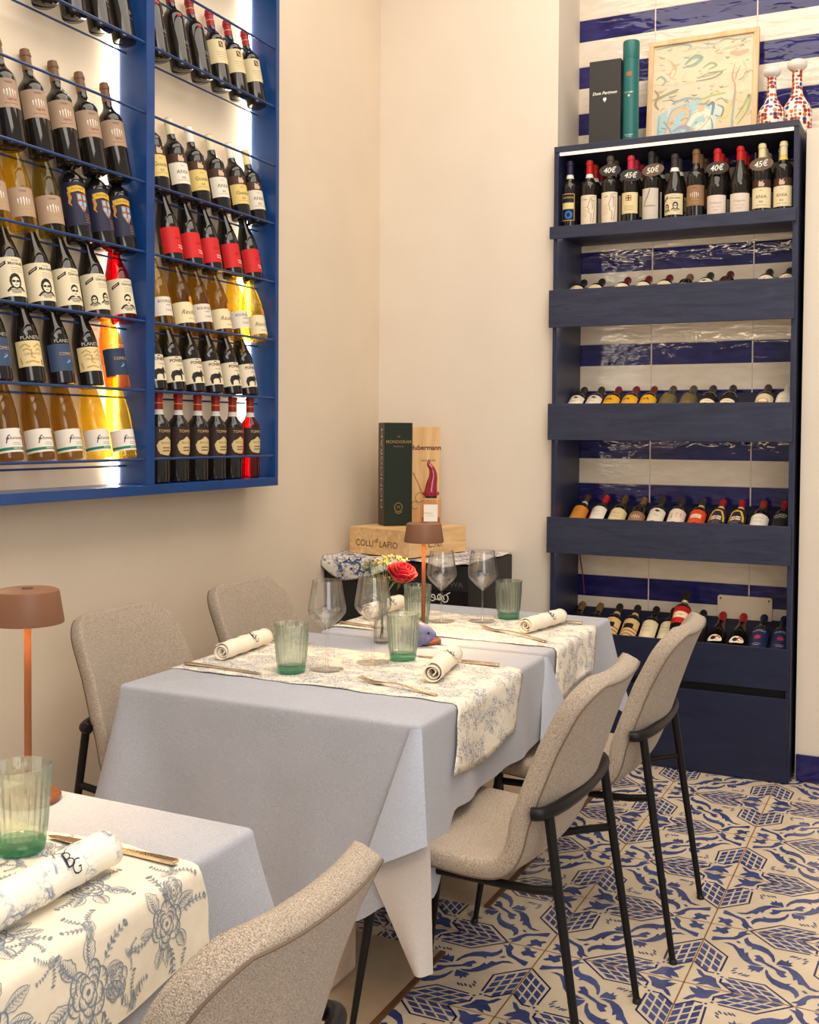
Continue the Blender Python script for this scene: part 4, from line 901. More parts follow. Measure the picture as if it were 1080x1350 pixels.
# framed drawing leaning on the tiles
pic = empty('framed_drawing', (-.958, 4.865, ZT)); pic.rotation_euler = (math.radians(-6), 0, .0); PW, PH = .478, .50
for nm, (x0, x1, z0, z1) in (('frame_rail', (-PW/2, PW/2, PH-.022, PH)), ('frame_rail', (-PW/2, PW/2, 0, .022)), ('frame_stile', (-PW/2, -PW/2+.022, .022, PH-.022)), ('frame_stile', (PW/2-.022, PW/2, .022, PH-.022))):
    mb = MB(); mb.bb(x0, x1, -.012, .012, z0, z1, M['frame']); mb.build(nm, pic, smooth=False, bevel=.0015)
mb = MB(); mb.bb(-PW/2+.02, PW/2-.02, -.002, .006, .02, PH-.02, M['paper'])
def pm(u, v): return (-PW/2+.022+u*(PW-.044), -.0028-pm.k*1e-5, .022+v*(PH-.044))
pm.k = 0
def pst(c, pts, w):
    c = tuple(int(v*.62+q*.38) for v, q in zip(c, (234, 220, 194))); w *= .8; pm.k += 1; P = smoothpath([(a, b_, 0) for a, b_ in pts], 5); n = len(P)
    put_stroke(mb, [(p.x, p.y) for p in P], [w*(.35+.65*sin(PI*(i+.6)/(n+.4))) for i in range(n)], lambda u, v: pm(u, v), C_(*c))
def ppl(c, pts): pm.k += 1; putpoly(mb, pts, pm, C_(*c))
TEAL, GRN, OCH, BLU, SKN, GRY, PNK, LBL = (112, 154, 142), (130, 150, 96), (206, 178, 128), (110, 150, 178), (226, 178, 134), (120, 120, 104), (222, 180, 150), (178, 208, 208)
ppl(LBL, [(.05, .0), (.55, .02), (.62, .30), (.48, .42), (.20, .36), (.06, .30)]); ppl((206, 220, 208), [(.5, .0), (.8, .0), (.8, .28), (.6, .36)])
ppl((236, 204, 166), [(.62, .04), (.96, .06), (.97, .46), (.84, .44), (.66, .2)]); ppl((240, 216, 182), [(.0, .62), (.30, .58), (.62, .62), (.98, .66), (.98, .78), (.4, .74), (0, .74)])
for c, pts, w in ((TEAL, [(.02, .97), (.25, .99), (.38, .96), (.33, .92)], .022), (TEAL, [(.5, .97), (.62, .95), (.72, .98), (.84, .96), (.98, .97)], .018), ((170, 190, 176), [(.40, .95), (.55, .92), (.66, .96)], .02),
 (TEAL, [(.32, .78), (.40, .84), (.49, .83), (.42, .77), (.33, .76)], .045), ((96, 140, 116), [(.34, .80), (.42, .86), (.48, .85)], .02), (GRN, [(.50, .72), (.58, .76), (.64, .73), (.56, .70)], .03), (GRY, [(.46, .62), (.56, .66), (.70, .66), (.60, .61), (.44, .60)], .024), (GRN, [(.44, .63), (.58, .64), (.74, .68)], .018),
 (OCH, [(.14, .86), (.20, .78), (.17, .68), (.24, .64)], .02), ((180, 172, 90), [(.18, .84), (.23, .74), (.20, .66)], .014), (TEAL, [(.03, .66), (.08, .69), (.13, .64), (.09, .60)], .03), (GRY, [(.0, .46), (.10, .49), (.22, .53), (.27, .54)], .024), (GRN, [(.06, .46), (.16, .50), (.26, .52)], .016), ((150, 118, 74), [(.02, .56), (.06, .50), (.03, .42), (.07, .36)], .035),
 (PNK, [(.30, .92), (.40, .93), (.46, .95)], .02), (PNK, [(.70, .88), (.84, .90), (.97, .93)], .022), (PNK, [(.34, .70), (.30, .62), (.40, .60)], .016), ((210, 150, 120), [(.77, .84), (.86, .82), (.95, .84)], .06), (PNK, [(.90, .74), (.94, .62), (.90, .54)], .03),
 ((190, 112, 92), [(.82, .72), (.80, .60), (.83, .48), (.80, .30)], .018), ((190, 112, 92), [(.88, .70), (.84, .62), (.83, .56)], .014), (TEAL, [(.84, .46), (.82, .30), (.81, .14), (.84, .02)], .03), (GRN, [(.84, .18), (.92, .30), (.97, .40), (.96, .26), (.86, .12)], .035), ((182, 190, 96), [(.86, .16), (.93, .26), (.97, .36)], .022), (TEAL, [(.80, .12), (.90, .06), (.96, .10)], .018),
 (SKN, [(.14, .04), (.19, .18), (.23, .30), (.31, .33)], .062), (SKN, [(.22, .32), (.34, .34), (.37, .30)], .055), (SKN, [(.37, .32), (.34, .22), (.27, .14)], .055), ((150, 118, 88), [(.11, .04), (.16, .18), (.20, .32), (.33, .37), (.40, .35)], .008), ((150, 118, 88), [(.40, .34), (.38, .24), (.31, .13)], .008), ((128, 136, 168), [(.22, .12), (.30, .16), (.38, .14), (.34, .08), (.24, .08)], .055),
 ((244, 236, 214), [(.38, .16), (.44, .26), (.54, .28), (.58, .18), (.48, .12)], .10), ((244, 236, 214), [(.42, .10), (.50, .16), (.56, .10)], .06), ((128, 116, 90), [(.38, .20), (.42, .28), (.52, .30)], .008), ((128, 116, 90), [(.40, .12), (.47, .10), (.58, .20), (.60, .28)], .007), (SKN, [(.46, .33), (.50, .30), (.52, .33), (.48, .35)], .045), ((150, 136, 70), [(.45, .38), (.53, .36), (.58, .40)], .03), ((70, 100, 150), [(.56, .34), (.62, .36), (.61, .24)], .04),
 (BLU, [(.20, .40), (.34, .44), (.50, .42)], .028), (BLU, [(.08, .30), (.07, .14), (.10, .02)], .018), (BLU, [(.12, .24), (.20, .12), (.18, .04)], .028), ((170, 190, 80), [(.46, .40), (.60, .44), (.74, .45)], .026), ((200, 196, 70), [(.70, .40), (.78, .34), (.76, .22), (.68, .20)], .024), ((90, 96, 80), [(.66, .34), (.72, .30), (.70, .22), (.64, .24)], .022), (GRN, [(.64, .38), (.70, .40), (.76, .34)], .016), ((90, 120, 140), [(.60, .22), (.62, .12), (.60, .02)], .022), ((60, 110, 120), [(.0, .02), (.06, .05), (.12, .02)], .03), (GRY, [(.10, .44), (.20, .44), (.24, .38)], .008), ((236, 226, 204), [(.14, .40), (.18, .34), (.16, .28)], .022)):
    pst(c, pts, w)
rr_ = random.Random(12)
for q in range(120):
    u, v = rr_.uniform(.03, .97), rr_.uniform(.04, .97); a_ = rr_.uniform(-.5, .6); l_ = rr_.uniform(.02, .075); c = rr_.choice([GRN, OCH, TEAL, GRY, PNK, SKN, LBL, (236, 226, 200), (150, 150, 130), (206, 160, 120)])
    pst(c, [(u, v), (min(u+l_*.5*cos(a_), .99), min(v+l_*.5*sin(a_)+rr_.uniform(-.02, .02), .99)), (min(u+l_*cos(a_), .995), min(v+l_*sin(a_), .99))], rr_.uniform(.004, .014))
mb.build('drawing', pic, smooth=False)
tag(pic, 'oak framed pastel drawing of a reclining figure leaning on the tiles', 'framed drawing')
def vase(loc, s, label):
    root = empty('majolica_bottle', loc)
    body = [(.040, 0), (.047, .006), (.049, .02), (.049, .07), (.045, .088), (.032, .108), (.020, .128), (.0165, .15), (.0165, .205), (.0175, .21)]
    mb = MB(); mb.lathe([(r*s, z*s) for r, z in body[:2]], M['ceramic'], 32, capt=False); mb.lathe([(r*s, z*s) for r, z in body[1:]], M['majolica'], 32, capb=False); mb.build('bottle_body', root)
    mb = MB(); mb.lathe([(.0176*s, .21*s), (.022*s, .213*s), (.030*s, .220*s), (.0325*s, .229*s), (.031*s, .238*s), (.024*s, .244*s), (.012*s, .247*s), (.0, .247*s)], M['ceramic'], 32, capt=False, capb=True); mb.build('stopper', root)
    tag(root, label, 'decorative bottle', 'majolica bottles on the shelf top'); return root
vase((-.650, 4.80, ZT), 1.13, 'smaller white majolica bottle with orange and blue pattern, nearer the frame')
vase((-.556, 4.86, ZT), 1.28, 'larger white majolica bottle with orange and blue pattern, at the shelf end')

# ------------------------------------------------------------------ chairs
def make_chair():
    root = empty('dining_chair')
    # centre line of the shell (local: faces -X, width along Y)
    cl = smoothpath([(-.285, 0, .428), (-.272, 0, .447), (-.235, 0, .456), (-.10, 0, .447), (.03, 0, .440), (.10, 0, .455), (.152, 0, .500), (.187, 0, .570), (.228, 0, .695), (.268, 0, .812), (.300, 0, .886)], 8)
    d = [0.]
    for a, b_ in zip(cl, cl[1:]): d.append(d[-1]+(b_-a).length)
    Ltot = d[-1]; ts = np.array(d)/Ltot
    X = np.array([p.x for p in cl]); Z = np.array([p.z for p in cl])
    ns, nw = 64, 24
    S = [.5-.5*cos(PI*i/ns)*(.55+.45*abs(cos(PI*i/ns))) for i in range(ns+1)]
    S = [(s-S[0])/(S[-1]-S[0]) for s in S]
    def hw(s):
        base = float(np.interp(s, [0, .12, .35, .5, .68, .85, 1.], [.205, .222, .228, .230, .228, .214, .200]))
        for dist, r in ((s*Ltot, .075), ((1-s)*Ltot, .095)):
            if dist < r: base -= r-math.sqrt(max(r*r-(r-dist)**2, 0))
        return base
    sb = .50
    def pt(s, w, off):
        x = float(np.interp(s, ts, X)); z = float(np.interp(s, ts, Z)); e = .01
        x1, x0 = np.interp(min(s+e, 1), ts, X), np.interp(max(s-e, 0), ts, X); z1, z0 = np.interp(min(s+e, 1), ts, Z), np.interp(max(s-e, 0), ts, Z)
        tx, tz = x1-x0, z1-z0; l = math.hypot(tx, tz); tx /= l; tz /= l; nx, nz = -tz, tx     # normal toward the sitter
        bk = min(max((s-.42)/.2, 0), 1); bk = bk*bk*(3-2*bk)
        h = hw(s); y = w*h; q = (abs(y)/.23)**2.2
        disp = .055*q*bk*(1 if s < .8 else 1-.35*(s-.8)/.2)+.014*q*(1-bk)
        return Vector((x+nx*(disp+off), y, z+nz*(disp+off)))
    Th = .025
    W = [sin(PI/2*(-1+2*j/nw)) for j in range(nw+1)]
    ins = .965
    F = [[pt(.012+.976*s, w*ins, Th) for w in W] for s in S]; Bk = [[pt(.012+.976*s, w*ins, -Th*.8) for w in W] for s in S]
    ring = [(i, 0) for i in range(ns+1)]+[(ns, j) for j in range(1, nw+1)]+[(i, nw) for i in range(ns-1, -1, -1)]+[(0, j) for j in range(nw-1, 0, -1)]
    def ringp(k, off, g):
        i, j = ring[k]; return pt(S[i]*(1 if g else 1), W[j]*1.0, off)
    V = []; idF = {}; idB = {}
    for i in range(ns+1):
        for j in range(nw+1): idF[i, j] = len(V); V.append(F[i][j])
    for i in range(ns+1):
        for j in range(nw+1): idB[i, j] = len(V); V.append(Bk[i][j])
    r1 = []; r2 = []
    for k in range(len(ring)):
        r1.append(len(V)); V.append(ringp(k, Th*.55, 1))
    for k in range(len(ring)):
        r2.append(len(V)); V.append(ringp(k, -Th*.5, 1))
    fs = []; split = next(i for i in range(ns+1) if S[i] > sb)
    for i in range(ns):
        for j in range(nw):
            fs.append((i, (idF[i, j], idF[i, j+1], idF[i+1, j+1], idF[i+1, j]))); fs.append((i, (idB[i, j], idB[i+1, j], idB[i+1, j+1], idB[i, j+1])))
    n = len(ring)
    for k in range(n):
        k2 = (k+1) % n; (i, j), (i2, j2) = ring[k], ring[k2]; kk = min(i, i2)
        if i == ns and i2 == ns: kk = ns
        fs.append((kk, (idF[i, j], idF[i2, j2], r1[k2], r1[k]))); fs.append((kk, (r1[k], r1[k2], r2[k2], r2[k]))); fs.append((kk, (r2[k], r2[k2], idB[i2, j2], idB[i, j])))
    for nm, cond in (('seat', lambda i: i < split), ('backrest', lambda i: i >= split)):
        use = [f_ for i, f_ in fs if cond(i)]; ids = sorted({v for f_ in use for v in f_}); mpv = {v: q for q, v in enumerate(ids)}
        mb = MB(); mb.add([V[v] for v in ids], [tuple(mpv[v] for v in f_) for f_ in use], M['tweed']); o = mb.build(nm, root, ang=80)
        bm = bmesh.new(); bm.from_mesh(o.data); bmesh.ops.recalc_face_normals(bm, faces=bm.faces); bm.to_mesh(o.data); bm.free()
    # piping seam where the rim meets the back panel
    mb = MB(); path = [V[idB[i, 0]] for i in range(ns+1)]+[V[idB[ns, j]] for j in range(1, nw)]+[V[idB[i, nw]] for i in range(ns, -1, -1)]
    mb.tube(path, .0022, M['piping'], 6); mb.build('piping', root)
    # steel frame
    for sy in (-1, 1):
        mb = MB(); mb.tube([(.196, sy*.212, .600), (.225, sy*.216, .40), (.285, sy*.224, .006)], [.0115, .0110, .0085], M['blackmetal'], 14); l = mb.build('leg', root)
        mb = MB(); mb.lathe([(.0115, 0), (.0115, .008), (.009, .012)], M['black'], 14, c=(.286, sy*.2242, 0)); mb.build('foot_cap', l)
        mb = MB(); mb.tube([(-.225, sy*.188, .422), (-.245, sy*.20, .290), (-.283, sy*.220, .006)], [.0125, .0115, .0075], M['blackmetal'], 14); l = mb.build('leg', root)
        mb = MB(); mb.lathe([(.0105, 0), (.0105, .008), (.008, .012)], M['black'], 14, c=(-.284, sy*.2204, 0)); mb.build('foot_cap', l)
        mb = MB(); mb.tube([(.222, sy*.216, .437), (.16, sy*.204, .424), (.09, sy*.175, .411), (-.06, sy*.165, .409), (-.22, sy*.182, .413)], .010, M['blackmetal'], 12); mb.build('stretcher', root)
    mb = MB(); hp = smoothpath([(.165, -.236, .602), (.190, -.226, .604), (.212, -.15, .606), (.222, 0, .607), (.212, .15, .606), (.190, .226, .604), (.165, .236, .602)], 7); mb.tube(hp, .0145, M['blackmetal'], 14); mb.build('back_rail', root)
    return root
ch = make_chair()
CH = [((-.935, 2.430), 0, 'taupe upholstered chair with back to the tile aisle at the middle table'),
      ((-.905, 3.112), .03, 'taupe upholstered chair nearest the navy wine shelf'),
      ((-.930, 1.075), 0.0, 'taupe upholstered chair in the foreground, cut by the lower frame edge'),
      ((-1.895, 2.488), PI, 'taupe upholstered chair by the left wall under the blue rack, nearer camera'),
      ((-1.905, 3.135), PI, 'taupe upholstered chair by the left wall near the corner crates')]
for i, (p, rz, lb) in enumerate(CH):
    c = ch if i == 0 else dup(ch); c.location = (p[0], p[1], .0 if i not in (3, 4) else .0065); c.rotation_euler = (0, 0, rz); tag(c, lb, 'chair', 'dining chairs')
CHM = 0

# ------------------------------------------------------------------ tables
def table(name, x0, x1, y0, y1, label, ped=False):
    root = empty(name, ((x0+x1)/2, (y0+y1)/2, 0)); cx_, cy_ = (x0+x1)/2, (y0+y1)/2; w, d_ = (x1-x0)-.03, (y1-y0)-.03
    mb = MB(); mb.box((0, 0, .725), (w, d_, .03), M['black']); mb.build('tabletop', root, smooth=False, bevel=.003)
    for sx in (-1, 1):
        for sy in (-1, 1):
            ix = .40; iy = .34 if sy < 0 else .20
            mb = MB(); px, py = sx*(w/2-ix+.06), sy*(d_/2-iy+.05); mb.tube([(px-sx*.02, py-sy*.02, .71), (px, py, .0065)], [.02, .011], M['blackmetal'], 12); mb.build('leg', root)
    if ped:
        mb = MB(); mb.box((0, 0, .0), (.1, .1, .01), M['plaster_block'])
    tag(root, label, 'table'); return root
MT = (-1.93, -1.047, 2.218, 3.098); BTb = (-1.86, -1.055, 3.135, 3.85); LT = (-1.98, -1.02, .62, 1.518)
table('dining_table', *MT, 'square dark-legged table under the pale blue cloth in the middle')
table('dining_table', *BTb, 'square table under the cloth nearest the corner crates')
table('dining_table', *LT, 'square table in the left foreground')

def drape(name, x0, x1, y0, y1, z, hem, corner, flare, label, extra=None, seed=0, m='cloth', wav=1.):
    """cloth: flat top, rounded edge, hanging sides with hem heights per side (right, back, left, front) and corner tails"""
    rnd = random.Random(seed); r = .014; per = []   # (point, normal, side hem, cornerness, corner id)
    nside = 44; ncor = 6
    cs = [((x1, y0), 'f', 'r', -PI/2), ((x1, y1), 'r', 'b', 0), ((x0, y1), 'b', 'l', PI/2), ((x0, y0), 'l', 'f', PI)]
    P = []
    for ci, ((cx_, cy_), s0, s1, a0) in enumerate(cs):
        ox = cx_-r if cx_ == x1 else cx_+r; oy = cy_-r if cy_ == y1 else cy_+r
        for q in range(ncor+1):
            a = a0+PI/2*q/ncor; P.append(((ox+r*cos(a), oy+r*sin(a)), (cos(a), sin(a)), hem[s0]*(1-q/ncor)+hem[s1]*q/ncor, 1., ci))
        nx_ = cs[(ci+1) % 4]; (nx2, ny2) = nx_[0]
        ex = nx2-r if nx2 == x1 else nx2+r; ey = ny2-r if ny2 == y1 else ny2+r
        a = a0+PI/2; sx_, sy_ = ox+r*cos(a), oy+r*sin(a); tx_, ty_ = ex+r*cos(a), ey+r*sin(a); L_ = math.hypot(tx_-sx_, ty_-sy_)
        for q in range(1, nside):
            t = q/nside; dd = min(t, 1-t)*L_; cn = max(0, 1-dd/.17); cn = cn*cn*(3-2*cn)
            P.append(((sx_+(tx_-sx_)*t, sy_+(ty_-sy_)*t), (cos(a), sin(a)), hem[s1], cn, ci if t < .5 else (ci+1) % 4))
    n = len(P); mb = MB(); rowsn = 26; V = []; ph = [rnd.uniform(0, 6) for _ in range(6)]
    for k, ((px, py), (nx_, ny_), hm, cn, ci) in enumerate(P):
        pass
    # table edge rounding then hang
    er = .012
    for (px, py), (nx_, ny_), hm, cn, ci in P: V.append((px-nx_*er, py-ny_*er, z))
    for q in range(1, 4):
        a = PI/2*q/3
        for (px, py), (nx_, ny_), hm, cn, ci in P: V.append((px-nx_*er*(1-sin(a)), py-ny_*er*(1-sin(a)), z-er*(1-cos(a))))
    for j in range(1, rowsn+1):
        t = j/rowsn
        for k, ((px, py), (nx_, ny_), hm, cn, ci) in enumerate(P):
            hz = hm*(1-cn)+corner[ci]*cn if cn > 0 else hm
            hz += .006*sin(px*11+ph[0])+.005*sin(py*13+ph[1])
            o = flare[ci]*cn*t**1.15+.010*t+wav*t*(.007*sin(px*17+py*15+ph[2])+.004*sin(px*31+py*35+ph[3]))*(1-cn)
            zz = z-er-(z-er-hz)*t; V.append((px+nx_*o, py+ny_*o, zz))
    fs = []
    for j in range(rowsn+3):
        for k in range(n): fs.append((j*n+k, j*n+(k+1) % n, (j+1)*n+(k+1) % n, (j+1)*n+k))
    fs = [tuple(reversed(f_)) for f_ in fs]
    fs.append(tuple(range(n))); mb.add(V, fs, M[m])
    if extra: extra(mb)
    o = mb.build(name, ang=60); tag(o, label, 'tablecloth'); return o
def patch(mb, A, B, C, D, m, n=12, bulge=None):
    """bilinear patch A-B (top) to D-C (bottom) with an optional bulge vector"""
    A, B, C, D = map(Vector, (A, B, C, D))
    def fn(u, v):
        p = (A*(1-u)+B*u)*(1-v)+(D*(1-u)+C*u)*v
        if bulge: p = p+Vector(bulge)*sin(PI*u)*(.3+.7*v)
        return p
    mb.grid(fn, n, n, m)
def mid_extra(mb):
    # pleat folded over the front face at the near right corner, and the tail hanging beneath it
    patch(mb, (-1.064, 2.204, .748), (-1.040, 2.210, .750), (-.996, 2.150, .508), (-1.176, 2.176, .412), M['cloth_lit'], 14, (.0, -.016, 0))
    patch(mb, (-1.168, 2.186, .425), (-1.000, 2.172, .53), (-.990, 2.172, .214), (-1.032, 2.160, .208), M['cloth_warm_lit'], 14, (.0, -.018, 0))
    patch(mb, (-1.052, 3.096, .749), (-1.040, 3.104, .749), (-1.014, 3.195, .588), (-1.012, 2.95, .497), M['cloth_lit'], 12, (.012, 0, 0))
ZC = .7535
drape('tablecloth', *MT, ZC, {'r': .505, 'b': .60, 'l': .50, 'f': .262}, {0: .35, 1: .55, 2: .5, 3: .35}, {0: .02, 1: .02, 2: .02, 3: .085}, 'pale grey-blue cloth on the middle table with a folded corner tail', mid_extra, 3)
drape('tablecloth', *BTb, ZC-.001, {'r': .50, 'b': .45, 'l': .50, 'f': .52}, {0: .5, 1: .42, 2: .4, 3: .5}, {0: .01, 1: .075, 2: .05, 3: .01}, 'pale grey-blue cloth on the table nearest the corner crates', None, 5)
drape('tablecloth', *LT, ZC, {'r': .505, 'b': .50, 'l': .52, 'f': .5}, {0: .45, 1: .46, 2: .46, 3: .45}, {0: .05, 1: .075, 2: .05, 3: .05}, 'pale grey-blue cloth on the left foreground table', None, 8)
# rough plaster block under the middle table
mb = MB(); mb.box((0, 0, .14), (.12, .16, .28), M['plaster_block']); o = mb.build('plaster_block', smooth=False, bevel=.012, loc=(-1.41, 2.40, .0065)); tag(o, 'rough pale plaster block on the stone floor under the middle table', 'block')

def bouquets(mb, mapf, spots, inks, seed):
    """hand drawn toile: roses, leaves, buds and sprigs as ink strokes; spots = (s, q, size, turn)"""
    rnd = random.Random(seed)
    def st(pts, w, ink): put_stroke(mb, pts, w, mapf, ink)
    def arcp(cx, cy, rx, ry, a0, a1, n=9, rot=0.):
        return [(cx+rx*cos(a)*cos(rot)-ry*sin(a)*sin(rot), cy+rx*cos(a)*sin(rot)+ry*sin(a)*cos(rot)) for a in [a0+(a1-a0)*i/(n-1) for i in range(n)]]
    def taper(n, w): return [w*(.25+.75*sin(PI*i/(n-1))) for i in range(n)]
    def rose_(cx, cy, r):
        for k, (rr, cnt) in enumerate(((.22, 3), (.46, 4), (.72, 5), (1., 6))):
            for q in range(cnt):
                a = 2*PI*q/cnt+k*.6+rnd.uniform(-.2, .2); px, py = cx+r*rr*.62*cos(a), cy+r*rr*.62*sin(a); pr = r*(.20+.26*rr)
                P = arcp(px, py, pr, pr*.8, a-1.7, a+1.7, 10); st(P, taper(10, r*.075), inks[0])
                for h in range(3):
                    b = a-.6+.6*h; st([(px+pr*.95*cos(b), py+pr*.8*sin(b)), (px+pr*(.35+.2*rnd.random())*cos(b), py+pr*.4*sin(b))], [r*.06, r*.015], inks[1])
        putpoly(mb, ell(cx, cy, r*.12, r*.10, 8), mapf, inks[0])
    def leaf_(cx, cy, a, l):
        w = l*.26; P = lambda t, o: (cx+l*t*cos(a)-o*sin(a), cy+l*t*sin(a)+o*cos(a))
        top = [P(t, w*sin(PI*t)**.8*(1+.12*sin(25*t))) for t in [i/8 for i in range(9)]]; bot = [P(t, -w*sin(PI*t)**.8*(1+.12*sin(23*t))) for t in [i/8 for i in range(9)]]
        st(top, taper(9, l*.035), inks[0]); st(bot, taper(9, l*.035), inks[0]); st([P(-.15, 0), P(.4, .004), P(1, 0)], [l*.03, l*.03, l*.01], inks[0])
        for i in range(1, 8):
            t = i/9; st([P(t, 0), P(min(t+.16, .98), w*.75*sin(PI*min(t+.12, 1)))], [l*.05, l*.012], inks[rnd.randrange(2)]); st([P(t, 0), P(min(t+.16, .98), -w*.75*sin(PI*min(t+.12, 1)))], [l*.035, l*.01], inks[1])
    def sprig_(cx, cy, a, l):
        P = [(cx+l*t*cos(a)+l*.12*sin(3*t)*-sin(a), cy+l*t*sin(a)+l*.12*sin(3*t)*cos(a)) for t in [i/6 for i in range(7)]]; st(P, taper(7, l*.03), inks[0])
        for i, p in enumerate(P[1:]):
            for e in (-1, 1):
                b = a+e*.9; q = (p[0]+l*.16*cos(b), p[1]+l*.16*sin(b)); st([p, ((p[0]+q[0])/2, (p[1]+q[1])/2), q], [l*.015, l*.07, l*.012], inks[rnd.randrange(2)])
        for e in range(5):
            b = a-.8+.4*e; putpoly(mb, ell(P[-1][0]+l*.10*cos(b), P[-1][1]+l*.10*sin(b), l*.045, l*.04, 7), mapf, inks[e % 2])
    for (cx, cy, r, tn) in spots:
        if r > .02:
            for q in range(7): a = tn+2*PI*q/7+rnd.uniform(-.25, .25); leaf_(cx+r*.85*cos(a), cy+r*.85*sin(a), a+rnd.uniform(-.3, .3), r*rnd.uniform(.9, 1.35))
            for q in range(4): a = tn+1+2*PI*q/4+rnd.uniform(-.3, .3); sprig_(cx+r*1.0*cos(a), cy+r*1.0*sin(a), a, r*rnd.uniform(1.1, 1.7))
            rose_(cx, cy, r); a = tn+rnd.uniform(0, 6); rose_(cx+r*1.5*cos(a), cy+r*1.5*sin(a), r*.62)
        else:
            for q in range(3): sprig_(cx, cy, tn+q*1.1, r*2.4)
            leaf_(cx, cy, tn+3.6, r*1.6); rose_(cx, cy, r*.6)
def runner(name, x0, xe, ya0, ya1, zt, zb, yb0, yb1, m, label, seed, xd=None):
    """runner: lies on the table top from x0 to the edge xe, bends and hangs down to zb; y limits shift from ya to yb at the bottom"""
    rnd = random.Random(seed); ph = [rnd.uniform(0, 6) for _ in range(4)]; r = .016
    Lt = xe-x0; arc = r*PI/2; Lh = zt-r-zb; tot = Lt+arc+Lh
    def fn(u, v, e=0.):
        s = v*tot; wob = (.004*sin(s*26+ph[0])+.0025*sin(s*61+ph[1]))
        yy0, yy1 = ya0, ya1
        if s > Lt: t = (s-Lt)/(arc+Lh); yy0 += (yb0-ya0)*t; yy1 += (yb1-ya1)*t
        y = yy0+wob+(yy1-yy0-wob*2)*u
        if s < Lt: x, z = x0+s, zt+.0012*(1+sin(s*19+u*5+ph[2]))*min(1, (Lt-s)/.1)
        elif s < Lt+arc: a = (s-Lt)/r; x, z = xe+r*sin(a), zt-r*(1-cos(a))
        else:
            t = (s-Lt-arc)/Lh; x = xe+r+.012*t+.006*t*sin(u*9+ph[3]); z = zt-r-(s-Lt-arc)-(.012*sin(u*7+ph[1])*t if v > .98 else 0)
        return (x, y, z)
    mb = MB(); mb.grid(fn, 24, 70, m)
    if xd:
        W_ = ya1-ya0
        def mapf(p, q):
            u, v = min(max(q/W_, .004), .996), min(max(p/tot, .004), .996); P = Vector(fn(u, v)); A = Vector(fn(u+.003, v))-P; B = Vector(fn(u, v+.003))-P
            nn = B.cross(A).normalized(); nn = nn if (nn.z > .05 or nn.x > .2) else -nn
            return P+nn*.0009
        ex = []
        for (p, q, r_, t_) in xd: ex.append((p, q, r_, t_))
        rr_ = random.Random(99)
        for _ in range(46):
            p, q, r_ = rr_.uniform(.03, tot-.02), rr_.uniform(.02, W_-.02), rr_.uniform(.008, .013)
            if all((p-e_[0])**2+(q-e_[1])**2 > (e_[2]*(1.9 if e_[2] > .02 else 1.6)+r_*1.3)**2 for e_ in ex): ex.append((p, q, r_, rr_.uniform(0, 6)))
        bouquets(mb, mapf, ex, (C_(124, 136, 150, .9), C_(160, 168, 176, .9)), seed)
    o = mb.build(name, ang=60)
    if not xd:
      bm = bmesh.new(); bm.from_mesh(o.data); bmesh.ops.recalc_face_normals(bm, faces=bm.faces); bm.to_mesh(o.data); bm.free()
    if not xd: sd = o.modifiers.new('thickness', 'SOLIDIFY'); sd.thickness = .0012; sd.offset = 0
    tag(o, label, 'table runner', 'toile table runners'); return o
ZRn = ZC+.0022
runner('table_runner', -1.925, -1.055, 2.432, 2.885, ZRn, .592, 2.352, 2.80, M['toileM'], 'cream toile runner on the middle table, hanging over its right side', 1)
runner('table_runner', -1.858, -1.063, 3.215, 3.665, ZRn-.001, .610, 3.140, 3.56, M['toileM'], 'cream toile runner on the rear table near the navy shelf', 2)
runner('table_runner', -1.80, -1.022, .86, 1.346, ZRn, .622, .83, 1.352, M['linenL'], 'cream runner with large blue toile flowers on the left foreground table', 3,
       [(.845, .075, .034, .3), (.865, .235, .036, 1.1), (.845, .395, .032, 2.), (.70, .15, .034, 2.6), (.705, .335, .030, .7), (.60, .04, .03, 1.7), (.56, .25, .034, .2), (.57, .42, .028, 1.2), (.43, .13, .034, 2.2), (.42, .36, .034, .5), (.28, .24, .034, 1.), (.14, .12, .034, 2.), (.14, .38, .034, .1),
        (.775, .055, .015, .4), (.785, .25, .016, 2.2), (.775, .44, .015, 1.), (.64, .21, .016, 3.2), (.635, .395, .015, .2), (.64, .10, .014, 2.), (.75, .17, .013, 4.), (.50, .19, .016, 1.5), (.49, .32, .016, 3.), (.50, .05, .016, 5.), (.91, .16, .013, .5), (.91, .32, .013, 1.9), (.36, .24, .016, 2.), (.93, .43, .013, 3.)])

# ------------------------------------------------------------------ tableware
ZS = ZRn+.0032
def make_tumbler():
    root = empty('tumbler')
    rr = lambda z: .0365+(.0455-.0365)*min(1, z/.125)
    def mod(a, z):
        k = max(0, min(1, (z-.022)/.01))*max(0, min(1, (.104-z)/.006)); return 1+.030*k*(cos(24*a))
    zs = [.012+.002*0, .02, .026, .032]+[.032+.072*i/8 for i in range(1, 9)]+[.108, .112, .118, .123, .125]
    out = [(rr(z), z) for z in zs]; inn = [(rr(z)-.0028, z) for z in (.1235, .10, .07, .04, .022)]+[(.026, .0165), (.0, .0165)]
    mb = MB(); mb.lathe(out+[(rr(.125)-.0012, .1258)]+inn, M['green'], 144, capb=False, capt=False, mod=lambda a, z: mod(a, z)); mb.build('glass_wall', root)
    mb = MB(); mb.lathe([(.030, .0), (.0352, .0015), (.0363, .005), (.0368, .012), (.034, .0155), (.0, .0158)], M['greenb'], 48, capt=False, mod=lambda a, z: 1+.012*cos(24*a)*(1 if .002 < z < .013 else 0)); mb.build('glass_base', root)
    return root
tb = make_tumbler()
